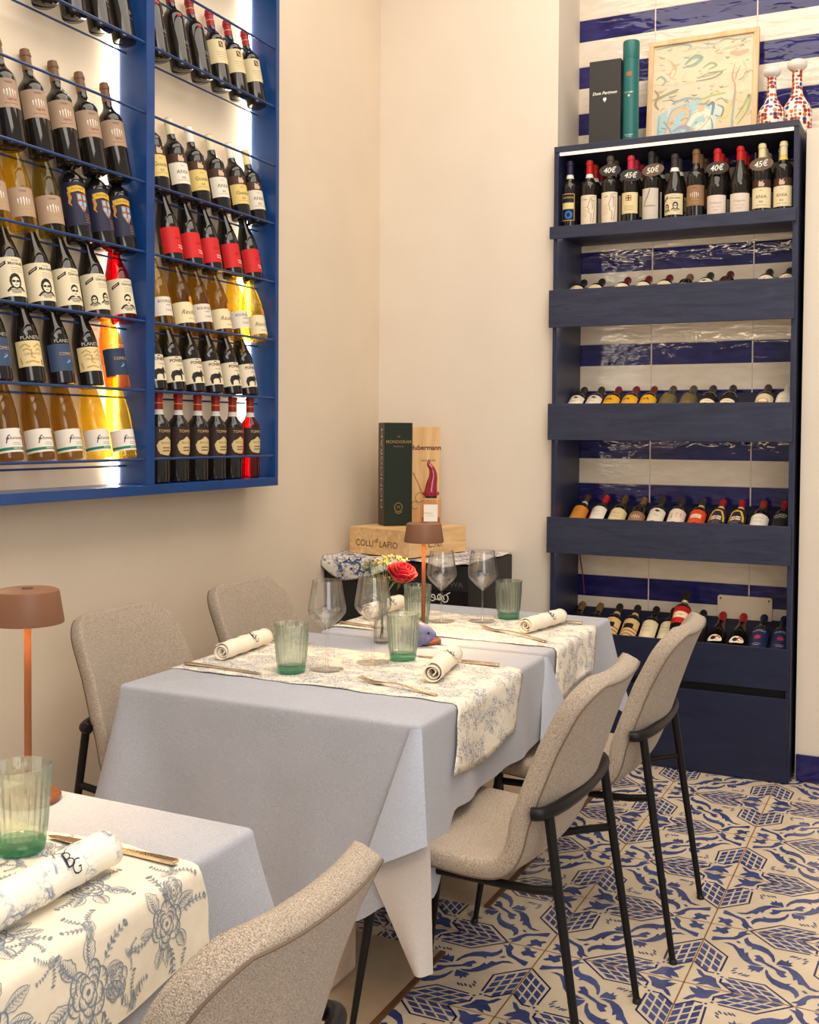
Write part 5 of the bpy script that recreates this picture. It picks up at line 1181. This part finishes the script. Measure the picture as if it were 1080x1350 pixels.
for i, ((x, y), lb) in enumerate((((-1.290, 1.255), 'ribbed green tumbler on the left foreground table'), ((-1.592, 2.535), 'ribbed green tumbler left of the wine glasses on the middle table'), ((-1.392, 2.825), 'ribbed green tumbler in front of the ceramic fish'), ((-1.612, 3.385), 'ribbed green tumbler behind the table lamp'), ((-1.370, 3.635), 'ribbed green tumbler right of the rear wine glasses'))):
    t = tb if i == 0 else dup(tb); t.location = (x, y, ZS); t.scale = (1.07, 1.07, 1.07); t.rotation_euler = (0, 0, .1*i); tag(t, lb, 'tumbler', 'green tumblers')
def make_wineglass():
    root = empty('wine_glass')
    mb = MB(); out = [(.0035, .108), (.007, .112), (.022, .126), (.040, .143), (.0515, .158), (.0535, .166), (.0525, .176), (.048, .205), (.0432, .235), (.0412, .2495)]
    inn = [(r-.0011, z+(.0012 if z < .16 else 0)) for r, z in reversed(out[2:])]+[(.0, .116)]
    mb.lathe(out+[(.0407, .250)]+inn, M['wineglass'], 56, capb=False, capt=False); mb.build('bowl', root)
    mb = MB(); mb.lathe([(.0095, .0045), (.0055, .010), (.004, .022), (.0036, .06), (.0036, .095), (.0042, .108)], M['wineglass'], 24, capb=False, capt=False); mb.build('stem', root)
    mb = MB(); mb.lathe([(.046, 0), (.0475, .0008), (.046, .0018), (.022, .0032), (.0095, .0047)], M['wineglass2'], 56, capb=True, capt=False); mb.build('foot', root)
    return root
wg = make_wineglass()
for i, ((x, y), lb) in enumerate((((-1.520, 2.605), 'empty wine glass beside the left tumbler, nearest the left chairs'), ((-1.449, 2.745), 'empty wine glass in front of the bud vase'), ((-1.555, 3.46), 'empty wine glass just right of the table lamp, rear table'), ((-1.428, 3.53), 'empty wine glass rightmost on the rear table'))):
    t = wg if i == 0 else dup(wg); t.location = (x, y, ZS-.0002); tag(t, lb, 'wine glass', 'empty wine glasses')
def make_lamp(r_=1.):
    root = empty('table_lamp')
    mb = MB(); mb.lathe([(.056, 0), (.0575, .002), (.0575, .009), (.055, .0115), (.012, .013)], M['copper'], 48); mb.build('base', root)
    mb = MB(); mb.lathe([(.0075, .012), (.0065, .02), (.0065, .34)], M['copper'], 20); mb.build('stem', root)
    mb = MB(); mb.lathe([(.0605, .321), (.0630, .3205), (.0635, .323), (.0555, .3755), (.054, .379), (.050, .381), (.0, .382)], M['copperd'], 56, capt=False, capb=False)
    mb.lathe([(.0605, .321), (.053, .372), (.0, .373)], M['copperd'], 56, capt=False, capb=False); s = mb.build('shade', root)
    mb = MB(); mb.lathe([(.010, .3825), (.0095, .3832), (.008, .3832), (.0075, .3825)], M['black'], 24, capb=False, capt=False); mb.build('touch_button', s)
    mb = MB(); mb.lathe([(.048, .330), (.048, .334)], M['diffuser'], 40); mb.build('light_diffuser', s)
    return root
lp = make_lamp()
for i, ((x, y), lb) in enumerate((((-1.462, 1.442), 'lit copper table lamp on the left foreground table'), ((-1.458, 3.105), 'lit brown table lamp between the two pushed together tables'))):
    t = lp if i == 0 else dup(lp); t.location = (x, y, ZC+.001 if i == 0 else ZC+.0005); tag(t, lb, 'table lamp', 'cordless table lamps')
    ld = bpy.data.lights.new('lamp_bulb', 'SPOT'); ld.energy = 9; ld.color = (1, .62, .30); ld.spot_size = 2.6; ld.spot_blend = .8; ld.shadow_soft_size = .04
    lo = bpy.data.objects.new('lamp_bulb', ld); COL.objects.link(lo); lo.parent = t; lo.location = (0, 0, .326)
# rolled napkins with monogram
def napkin(a, b_, z, r, m, label, spin=1):
    a = Vector((a[0], a[1], z)); b_ = Vector((b_[0], b_[1], z)); ax = (b_-a); L_ = ax.length; ax.normalize(); sd = Vector((ax.y, -ax.x, 0)); up = Vector((0, 0, 1))
    root = empty('rolled_napkin', a)
    turns = 2.6; n = 96; mb = MB()
    def fn(u, v):
        th = -.4*PI+2*PI*turns*u; rr = .006+(r-.006)*u**.85
        y = L_*v+.004*sin(th*.5)*(1 if v < .5 else -1)
        sag = 1-.10*sin(PI*v)*0
        p = ax*y+sd*(rr*cos(th)*spin)+up*(r*.94+rr*sin(th)*.94*sag)+up*.0012*sin(v*23+u*9)
        return p
    mb.grid(fn, n, 14, m); o = mb.build('linen_roll', root, ang=80)
    s = o.modifiers.new('thickness', 'SOLIDIFY'); s.thickness = .0022; s.offset = 0
    mb = MB(); c = .60
    R2 = r+.0030
    def mp(p, q):        # p along the roll, q round it; read from the right hand side
        th = .92+q/r; return ax*(L_*c+p)+sd*(R2*cos(th))+up*(r*.94+R2*.96*sin(th))
    CLIP[0] = None
    put(mb, text2d('B', .036, .35, -.012), lambda x, y: mp(x-.003, y-.010), M['thread']); put(mb, text2d('G', .030, .35, -.012), lambda x, y: mp(x+.004, y-.022), M['thread'])
    put_stroke(mb, [(-.020, .010), (-.012, .022), (.002, .014), (.012, .020)], [.0005, .0026, .0026, .0005], lambda x, y: mp(x, y), M['thread'])
    mb.build('monogram', root, smooth=False)
    tag(root, label, 'napkin', 'rolled monogram napkins'); return root
napkin((-1.187, 2.585), (-1.240, 2.845), ZS, .0295, M['napkin'], 'white rolled napkin with navy monogram, right side of middle table')
napkin((-1.845, 2.560), (-1.868, 2.825), ZS, .027, M['napkin'], 'white rolled napkin with navy monogram beside the left tumbler')
napkin((-1.212, 3.375), (-1.170, 3.625), ZS, .027, M['napkin'], 'white rolled napkin with navy monogram, right side of rear table')
napkin((-1.80, 3.37), (-1.80, 3.63), ZS, .029, M['napkin'], 'white rolled napkin behind the bud vase on the rear table')
napkin((-1.103, .995), (-1.118, 1.262), ZS, .031, M['toileN'], 'blue floral rolled napkin with monogram on the left foreground table')
# cutlery
def along(a, b_, z):
    a = Vector((a[0], a[1], z)); b_ = Vector((b_[0], b_[1], z)); ax = b_-a; L_ = ax.length; rz = math.atan2(ax.y, ax.x); return a, L_, rz
def strip(mb, st, m):
    """flat bar through stations (x, half width, z centre, half thickness)"""
    V = []; fs = []
    for x, w, z, t, *yy in st:
        y = yy[0] if yy else 0; V += [(x, y-w, z-t), (x, y+w, z-t), (x, y+w, z+t), (x, y-w, z+t)]
    n = len(st)
    for i in range(n-1):
        for k in range(4): fs.append((i*4+k, i*4+(k+1) % 4, i*4+4+(k+1) % 4, i*4+4+k))
    fs.append((3, 2, 1, 0)); fs.append(tuple((n-1)*4+k for k in range(4))); mb.add(V, fs, m)
def knife(a, b_, label):
    p, L_, rz = along(a, b_, ZS+.0012); k = L_/.225; root = empty('table_knife', p, rz); mb = MB()
    strip(mb, [(0, .0015, .001, .0006), (.010*k, .006, .001, .0008), (.05*k, .0095, .001, .001), (.095*k, .0085, .0012, .0012), (.112*k, .0045, .002, .002)], M['gold']); mb.build('blade', root, bevel=.0004)
    mb = MB(); strip(mb, [(.112*k, .0045, .002, .002), (.13*k, .005, .0025, .0026), (.19*k, .0068, .0028, .003), (.222*k, .0072, .0028, .003), (.225*k, .006, .0028, .0025)], M['gold']); mb.build('handle', root, bevel=.0008)
    tag(root, label, 'knife', 'table knives'); return root
def fork(a, b_, label):
    p, L_, rz = along(a, b_, ZS); k = L_/.21; root = empty('table_fork', p, rz)
    mb = MB()
    for q in range(4):
        y = (-.0085+.00567*q)
        strip(mb, [(0, .0007, .010, .0006, y*.95), (.012*k, .0014, .0062, .0009, y), (.03*k, .0015, .0036, .0009, y), (.046*k, .0018, .0030, .0010, y)], M['gold'])
    strip(mb, [(.044*k, .0112, .003, .0011), (.058*k, .011, .0036, .0012), (.072*k, .0060, .0062, .0014), (.085*k, .0034, .0085, .0016)], M['gold']); mb.build('fork_head', root, bevel=.0003)
    mb = MB(); strip(mb, [(.085*k, .0034, .0085, .0016), (.105*k, .0030, .0098, .0016), (.14*k, .0040, .0080, .0016), (.18*k, .0058, .0042, .0016), (.207*k, .0070, .0022, .0015), (.21*k, .0055, .0022, .0012)], M['gold']); mb.build('handle', root, bevel=.0004)
    tag(root, label, 'fork', 'table forks'); return root
knife((-1.372, 2.880), (-1.108, 2.868), 'champagne gold knife under the napkin end, right side of middle table')
fork((-1.378, 2.535), (-1.120, 2.468), 'champagne gold fork in front of the right napkin, middle table')
knife((-1.645, 2.470), (-1.912, 2.478), 'champagne gold knife at the near edge beside the left napkin')
fork((-1.725, 2.872), (-1.90, 2.866), 'champagne gold fork right of the left tumbler, by the left napkin')
knife((-1.335, 3.628), (-1.098, 3.642), 'champagne gold knife behind the right napkin on the rear table')
fork((-1.385, 3.412), (-1.103, 3.268), 'champagne gold fork in front of the right napkin, rear table')
knife((-1.62, 3.24), (-1.85, 3.26), 'champagne gold knife at the left of the rear table runner')
knife((-1.290, 1.316), (-1.032, 1.318), 'champagne gold knife beside the floral napkin, left foreground')
# ceramic fish
root = empty('ceramic_fish', (-1.440, 3.046, ZC+.0012), math.radians(8))
mb = MB()
def fishb(u, v):
    a = 2*PI*u; t = v; x = -.050+.100*t; hgt = .037*math.sin(PI*min(1, .10+.86*t))**.75*(1.0 if t > .2 else .55+2.25*t*1.0); hgt = max(hgt, .003); w = hgt*.55
    return Vector((x, w*sin(a), .038+hgt*cos(a)))
mb.grid(fishb, 24, 22, M['fish'], closeu=True); mb.build('body', root)
def fin(name, outline, y0=0., th=.004, tilt=0.):
    mb = MB(); n = len(outline); A = [(a, y0-th/2+tilt*b_, c) for a, b_, c in outline]; B = [(a, y0+th/2+tilt*b_, c) for a, b_, c in outline]
    mb.add(A+B, [tuple(range(n)), tuple(range(2*n-1, n-1, -1))]+[(i, n+i, n+(i+1) % n, (i+1) % n) for i in range(n)], M['fish']); return mb.build(name, root, bevel=.001)
fin('tail_fin', [(-.040, 0, .036), (-.062, 0, .062), (-.070, 0, .058), (-.062, 0, .038), (-.070, 0, .014), (-.060, 0, .008)])
fin('dorsal_fin', [(.020, 0, .066), (.0, 0, .078), (-.022, 0, .080), (-.034, 0, .066), (-.03, 0, .054), (.015, 0, .060)])
fin('belly_fin', [(.012, 0, .010), (.004, 0, .0), (-.028, 0, .0), (-.026, 0, .012)], 0, .02)
for e in (-1, 1):
    mb = MB(); mb.lathe([(.0, -.0045), (.0032, -.0032), (.0046, 0), (.0032, .0032), (.0, .0045)], M['eye'], 12, c=(.030, e*.0125, .044), capb=False, capt=False); mb.build('eye', root)
tag(root, 'periwinkle blue ceramic fish figurine beside the rear lamp base', 'figurine')
# bud vase with rose and sprigs
VX, VY = -1.572, 3.045
mb = MB(); vz = ZC+.0012
outp = [(.026, 0), (.029, .003), (.030, .012), (.029, .05), (.026, .066), (.0175, .085), (.0135, .105), (.0135, .125), (.0165, .148), (.019, .155)]
mb.lathe(outp+[(r-.0014, z+.0004) for r, z in reversed(outp[2:])]+[(.0, .010)], M['vaseglass'], 40, capb=True, capt=False); o = mb.build('bud_vase', loc=(VX, VY, vz)); tag(o, 'small clear glass bud vase holding flowers on the middle table', 'vase')
root = empty('rose', (VX, VY, vz+.012)); RC = Vector((.052, .028, .205))
mb = MB(); mb.tube(smoothpath([(-.006, -.004, 0), (.002, 0, .07), (.010, .005, .135), (.032, .016, .178), tuple(RC-Vector((0, 0, .028)))], 6), .0026, M['stem'], 8); mb.build('stem', root)
rnd = random.Random(5); layers = [(3, .009, .046, .0), (4, .016, .044, .06), (5, .023, .041, .16), (6, .030, .037, .34), (5, .034, .032, .6)]
Tr = Matrix.Translation(RC) @ Matrix.Rotation(.35, 4, 'Y') @ Matrix.Rotation(.25, 4, 'X')
for li, (cnt, rad_, hh, opn) in enumerate(layers):
    for q in range(cnt):
        a0 = 2*PI*q/cnt+li*.7+rnd.uniform(-.15, .15); wid = 2*PI/cnt*1.45; mb = MB()
        def pf(u, v, a0=a0, wid=wid, rad_=rad_, hh=hh, opn=opn):
            a = a0+(u-.5)*wid; s = v; rr = rad_*(.28+.9*math.sin(min(s, .75)/.75*PI/2))+opn*.022*max(0, s-.55)**1.2*2
            z = -.028+hh*1.45*s-(.012*opn*max(0, s-.7)*3); z -= .010*abs(2*u-1)**2.5*s
            return Tr @ Vector((rr*cos(a), rr*sin(a), z))
        mb.grid(pf, 8, 9, M['rose']); o = mb.build('petal', root); sdm = o.modifiers.new('t', 'SOLIDIFY'); sdm.thickness = .0009
for q in range(4):
    a = q*PI/2+.4; mb = MB(); pts = [Tr @ Vector((.004*cos(a), .004*sin(a), -.030)), Tr @ Vector((.022*cos(a-.25), .022*sin(a-.25), -.026)), Tr @ Vector((.040*cos(a), .040*sin(a), -.036)), Tr @ Vector((.022*cos(a+.25), .022*sin(a+.25), -.026))]
    mb.poly(pts, M['stem']); mb.build('sepal', root)
tag(root, 'open red rose in the glass bud vase', 'rose')
def sprig(name, tips, mfl, size, label, sm='stem'):
    root = empty(name, (VX, VY, vz+.012)); mb = MB(); fb_ = MB()
    for (x, y, z) in tips:
        mid = Vector((x*.25, y*.25, z*.62)); mb.tube(smoothpath([(0, 0, .004), (.004*x/.03, 0, .08), tuple(mid), (x, y, z)], 5), .0011, M[sm], 5)
        for q in range(9):
            p = Vector((x+rnd.uniform(-1, 1)*.013, y+rnd.uniform(-1, 1)*.013, z+rnd.uniform(-.5, 1)*.011)); rr = size*rnd.uniform(.7, 1.2)
            fb_.lathe([(0, -rr), (rr*.75, -rr*.6), (rr, 0), (rr*.75, rr*.6), (0, rr)], mfl, 7, c=tuple(p), capb=False, capt=False); mb.tube([(x, y, z-.012), tuple(p)], .0006, M[sm], 4)
        for q in range(2):
            s = .5+.25*q; b0 = Vector((x*s*.6, y*s*.6, z*(.55+.2*q))); d_ = Vector((x, y, 0)); d_ = (d_.normalized() if d_.length > 1e-4 else Vector((1, 0, 0))); d_.rotate(Matrix.Rotation(rnd.uniform(-1, 1), 3, 'Z')); sdv = Vector((-d_.y, d_.x, 0))
            mb.poly([b0, b0+d_*.012+sdv*.004+Vector((0, 0, .006)), b0+d_*.028+Vector((0, 0, .008)), b0+d_*.012-sdv*.004+Vector((0, 0, .006))], C_(176, 178, 60))
    mb.build('stems', root); o = fb_.build('blossoms', root); o['kind'] = 'stuff'
    tag(root, label, 'flowers')
sprig('yellow_sprig', [(-.044, .040, .236), (-.026, .052, .246), (-.006, .060, .248), (.016, .070, .246), (.034, .078, .236), (-.012, .045, .232)], M['yellowfl'], .0045, 'sprig of tiny cream yellow blossoms behind the rose')
sprig('dried_sprig', [(-.060, -.022, .226), (-.046, -.008, .240), (-.034, .004, .236), (-.056, .004, .232)], M['brownfl'], .0034, 'sprig of small brownish buds left of the rose')

# ------------------------------------------------------------------ corner boxes
bx = empty('black_case', (-2.085, 4.40, 0)); mb = MB(); mb.bb(-.352, .345, -.25, .26, .007, .868, M['black']); mb.build('case_body', bx, smooth=False, bevel=.004)
mb = MB(); mb.bb(.02, .340, -.254, -.2502, .30, .76, C_(16, 15, 15, .3)); mb.build('front_panel', bx, smooth=False)
mb = MB(); fr = lambda a, b_: (a, -.2552, b_)
for (cx_, r_, ph_) in ((.118, .016, 0), (.150, .013, 1.2), (.182, .017, 2.2), (.214, .013, .6), (.240, .018, 3.)):
    put_stroke(mb, [(cx_+r_*(1-.06*q)*cos(ph_+.75*q), .728+1.2*r_*(1-.06*q)*sin(ph_+.75*q)) for q in range(11)], .0045, fr, M['white'])
put_stroke(mb, [(.100, .722), (.150, .742), (.200, .718), (.262, .752)], .004, fr, M['white'])
put(mb, text2d('WA', .035, 0), lambda a, b_: (a, -.2545, b_), C_(90, 86, 82), .29, .775)
mb.build('lettering', bx, smooth=False); tag(bx, 'black case with white script standing in the room corner', 'case')
# toile cover
def cover(u, v):
    x = -.353+.70*u; L0 = .50; s = v*.62
    drop = .10*math.exp(-((u-.22)/.22)**2)+.012*sin(u*17)
    if v < .72: y = .255-.505*(v/.72); z = .872+.004*sin(u*21+v*9)*sin(v*13)+.002
    else:
        t = (v-.72)/.28; y = -.25-.010-.010*sin(t*2+u*12)*.6-.012*min(1, t*2); z = .874-drop*t-.006*t
    if u < .06: x -= .0
    return Vector((-2.085+x, 4.40+y, z+.002))
mb = MB(); mb.grid(cover, 60, 40, M['toileC']); o = mb.build('cover_cloth', ang=80); sdm = o.modifiers.new('t', 'SOLIDIFY'); sdm.thickness = .0015; sdm.offset = 1; tag(o, 'blue and white toile cloth draped over the black case', 'cloth')
# pine crate, turned 45 degrees-ish
NX, NY = -2.035, 4.185; e2 = Vector((.25, .968, 0)).normalized(); e1 = Vector((-e2.y, e2.x, 0))
angc = math.atan2(e2.y, e2.x); CW, CD, CHh = .40, .352, .118; ZB = .8795
cc = Vector((NX, NY, 0))+e2*CW/2+e1*CD/2
cr = empty('wine_crate', (cc.x, cc.y, ZB), angc)     # local x along e2 (right face), local y along e1
tk = .012
for nm, (x0, x1, y0, y1, z0, z1) in (('crate_wall', (-CW/2, CW/2, -CD/2, -CD/2+tk, 0, CHh-tk)), ('crate_wall', (-CW/2, CW/2, CD/2-tk, CD/2, 0, CHh-tk)), ('crate_end', (-CW/2, -CW/2+tk, -CD/2+tk, CD/2-tk, 0, CHh-tk)), ('crate_end', (CW/2-tk, CW/2, -CD/2+tk, CD/2-tk, 0, CHh-tk)), ('lid', (-CW/2, CW/2, -CD/2, CD/2, CHh-tk, CHh)), ('bottom_board', (-CW/2+tk, CW/2-tk, -CD/2+tk, CD/2-tk, 0, .008))):
    mb = MB(); mb.bb(x0, x1, y0, y1, z0, z1, M['crate']); mb.build(nm, cr, smooth=False, bevel=.001)
mb = MB(); lf = lambda a, b_: (-CW/2-.0008, -a, b_)       # left visible face: normal -x, reading direction -y
put(mb, text2d('COLLI', .040, 0, -.002), lf, M['burn'], -.085, .036); put(mb, text2d('di', .030, .3), lf, M['burn'], -.012, .055); put(mb, text2d('LAPIO', .040, 0, -.002), lf, M['burn'], .058, .036)
mb.build('lettering', cr, smooth=False); mb = MB(); rf = lambda a, b_: (a, -CD/2-.0008, b_)
put(mb, text2d('C.no.', .050, .25), rf, M['burn'], -.02, .036); put_stroke(mb, [(-.085, .03), (-.098, .055), (-.082, .082), (-.055, .085), (-.05, .07)], .005, rf, M['burn'])
mb.build('branding', cr, smooth=False)
tag(cr, 'flat pine wine crate with burnt lettering on the toile covered case', 'crate')
ZK = ZB+CHh+.0005
def green_art(mb, fr, sd):
    put(mb, text2d('MONOGRAM', .020, 0, .01), fr, M['goldink'], 0, .375); put(mb, text2d('the', .012, .4), fr, M['goldink'], 0, .402); put(mb, text2d('franciacorta', .010, 0), fr, M['goldink'], 0, .358)
    ring = ell(0, .085, .018, .020, 20)
    put_stroke(mb, ring+[ring[0]], .0028, fr, M['goldink']); put(mb, text2d('M', .018, 0), fr, M['goldink'], 0, .079); put_stroke(mb, [(-.016, .064), (0, .056), (.016, .064)], .003, fr, M['goldink'])
    putpoly(mb, [(-.055, .002), (.055, .002), (.055, .466), (-.055, .466)], sd, M['greenbox2'])
    sd0 = sd; sd = lambda a, b_: tuple(Vector(sd0(a, b_))+Vector((-.0006, 0, 0)))
    for tx, sz, off, x0 in (('MONOGRAM', .044, .26, .010), ('FRANCIACORTA', .013, .26, -.028)):
        vs, fs = text2d(tx, sz, 0); k = .36/max(1e-6, max(p[0] for p in vs)*2)
        if tx != 'MONOGRAM': k *= .66
        mb.add([sd(-(x0-(p[1])), off-p[0]*-k) for p in vs] if False else [sd(x0-p[1]+.012, off+p[0]*k) for p in vs], fs, M['silver'])
gb = wbox('gift_box', M['greenbox'], .130, .112, .468, (0, 0, 0), math.radians(42), 'tall dark green gift box with gold lettering on the pine crate', 'gift box', green_art)
ga = math.radians(42); fd = Vector((cos(ga), sin(ga), 0)); bd = Vector((-sin(ga), cos(ga), 0)); g0 = Vector((-2.238, 4.345, ZK))+fd*.065+bd*.056; gb.location = g0
# wooden bottle box behind
wa = math.radians(36)
wb = empty('wooden_box', (-2.135, 4.545, ZK), wa); mb = MB(); mb.bb(-.066, .066, -.04, .04, 0, .452, M['cratez']); mb.build('box_body', wb, smooth=False, bevel=.0015)
mb = MB(); fr = lambda a, b_: (a, -.0406, b_)
put(mb, text2d('Hubermann', .031, 0, .025), fr, M['burn'], -.003, .345); put(mb, text2d('GRANDE RIS', .012, 0), fr, M['burn'], .012, .292); put_stroke(mb, [(-.06, .24), (-.035, .19), (-.015, .14)], .005, fr, C_(170, 116, 60)); put_stroke(mb, ell(-.028, .125, .020, .022, 14), .002, fr, M['burn']); put_stroke(mb, [(.025, .225), (.05, .205)], [.004, .012], fr, C_(190, 120, 60)); put_stroke(mb, ell(-.05, .09, .016, .018, 12), .002, fr, M['burn'])
mb.build('printing', wb, smooth=False); tag(wb, 'upright pine bottle box behind the dark green gift box', 'wooden box')
# perfume bottle with red horn stopper
pf_ = empty('perfume_bottle', (-2.035, 4.405, ZK), math.radians(24)); 
mb = MB(); mb.box((0, 0, .066), (.094, .058, .132), M['amber']); mb.build('glass_body', pf_, smooth=False, bevel=.006)
mb = MB(); mb.box((0, 0, .026), (.080, .046, .036), C_(170, 84, 50, .2)); mb.build('perfume', pf_, smooth=False)
mb = MB(); mb.box((0, -.0302, .066), (.062, .0012, .076), M['white']); put(mb, text2d('CORALLO', .0085, 0), lambda a, b_: (a, -.0312, b_), C_(120, 110, 100), -.012, .062); put_stroke(mb, [(-.02, .054), (.015, .054)], .001, lambda a, b_: (a, -.0312, b_), C_(150, 140, 130)); mb.build('label', pf_, smooth=False)
mb = MB(); mb.lathe([(.026, .132), (.027, .137), (.026, .142)], M['black'], 24); mb.build('collar', pf_)
mb = MB(); hp = smoothpath([(0, 0, .140), (0, 0, .160), (.004, 0, .195), (.010, 0, .230), (.004, 0, .262), (-.010, 0, .282), (-.008, 0, .303)], 6); n = len(hp)
mb.tube(hp, [float(np.interp(i/(n-1), [0, .12, .3, .5, .7, .85, 1], [.031, .031, .026, .019, .013, .009, .002])) for i in range(n)], M['redwax'], 18)
for q in range(9): a = 2*PI*q/9; mb.lathe([(0, -.009), (.007, -.006), (.009, 0), (.007, .006), (0, .009)], M['redwax'], 8, c=(.029*cos(a), .029*sin(a), .152), capb=False, capt=False)
mb.build('horn_stopper', pf_); tag(pf_, 'square perfume bottle with red horn stopper on the pine crate', 'perfume bottle')

# ------------------------------------------------------------------ light
def area(name, loc, rot, sx, sy, e, col):
    l = bpy.data.lights.new(name, 'AREA'); l.shape = 'RECTANGLE'; l.size = sx; l.size_y = sy; l.energy = e; l.color = col
    o = bpy.data.objects.new(name, l); COL.objects.link(o); o.location = loc; o.rotation_euler = rot; return o
area('ceiling_light', (-.6, 2.6, 4.25), (0, 0, 0), 2.6, 3.4, 108, (1, .905, .79))
area('ceiling_light_rear', (.6, .2, 4.25), (0, 0, 0), 2.2, 2.0, 74, (1, .92, .82))
area('added_fill_right', (1.55, -.9, 2.4), (math.radians(78), 0, math.radians(38)), 2.0, 2.2, 62, (1, .96, .92))  # added fill out of view, right of the camera; no known window
w = bpy.data.worlds.new('world'); SC.world = w; w.use_nodes = True; nt = w.node_tree
bg = nt.nodes['Background']; bg.inputs[0].default_value = (1, .94, .88, 1); bg.inputs[1].default_value = .44
SC.view_settings.view_transform = 'Standard'; SC.view_settings.look = 'None'; SC.view_settings.exposure = 0.; SC.view_settings.gamma = 1.
cy_ = SC.cycles
try:
    cy_.max_bounces = 12; cy_.transparent_max_bounces = 32; cy_.diffuse_bounces = 4; cy_.glossy_bounces = 4
    cy_.caustics_reflective = False; cy_.caustics_refractive = False; cy_.sample_clamp_indirect = 4.0; cy_.use_denoising = True
except Exception: pass
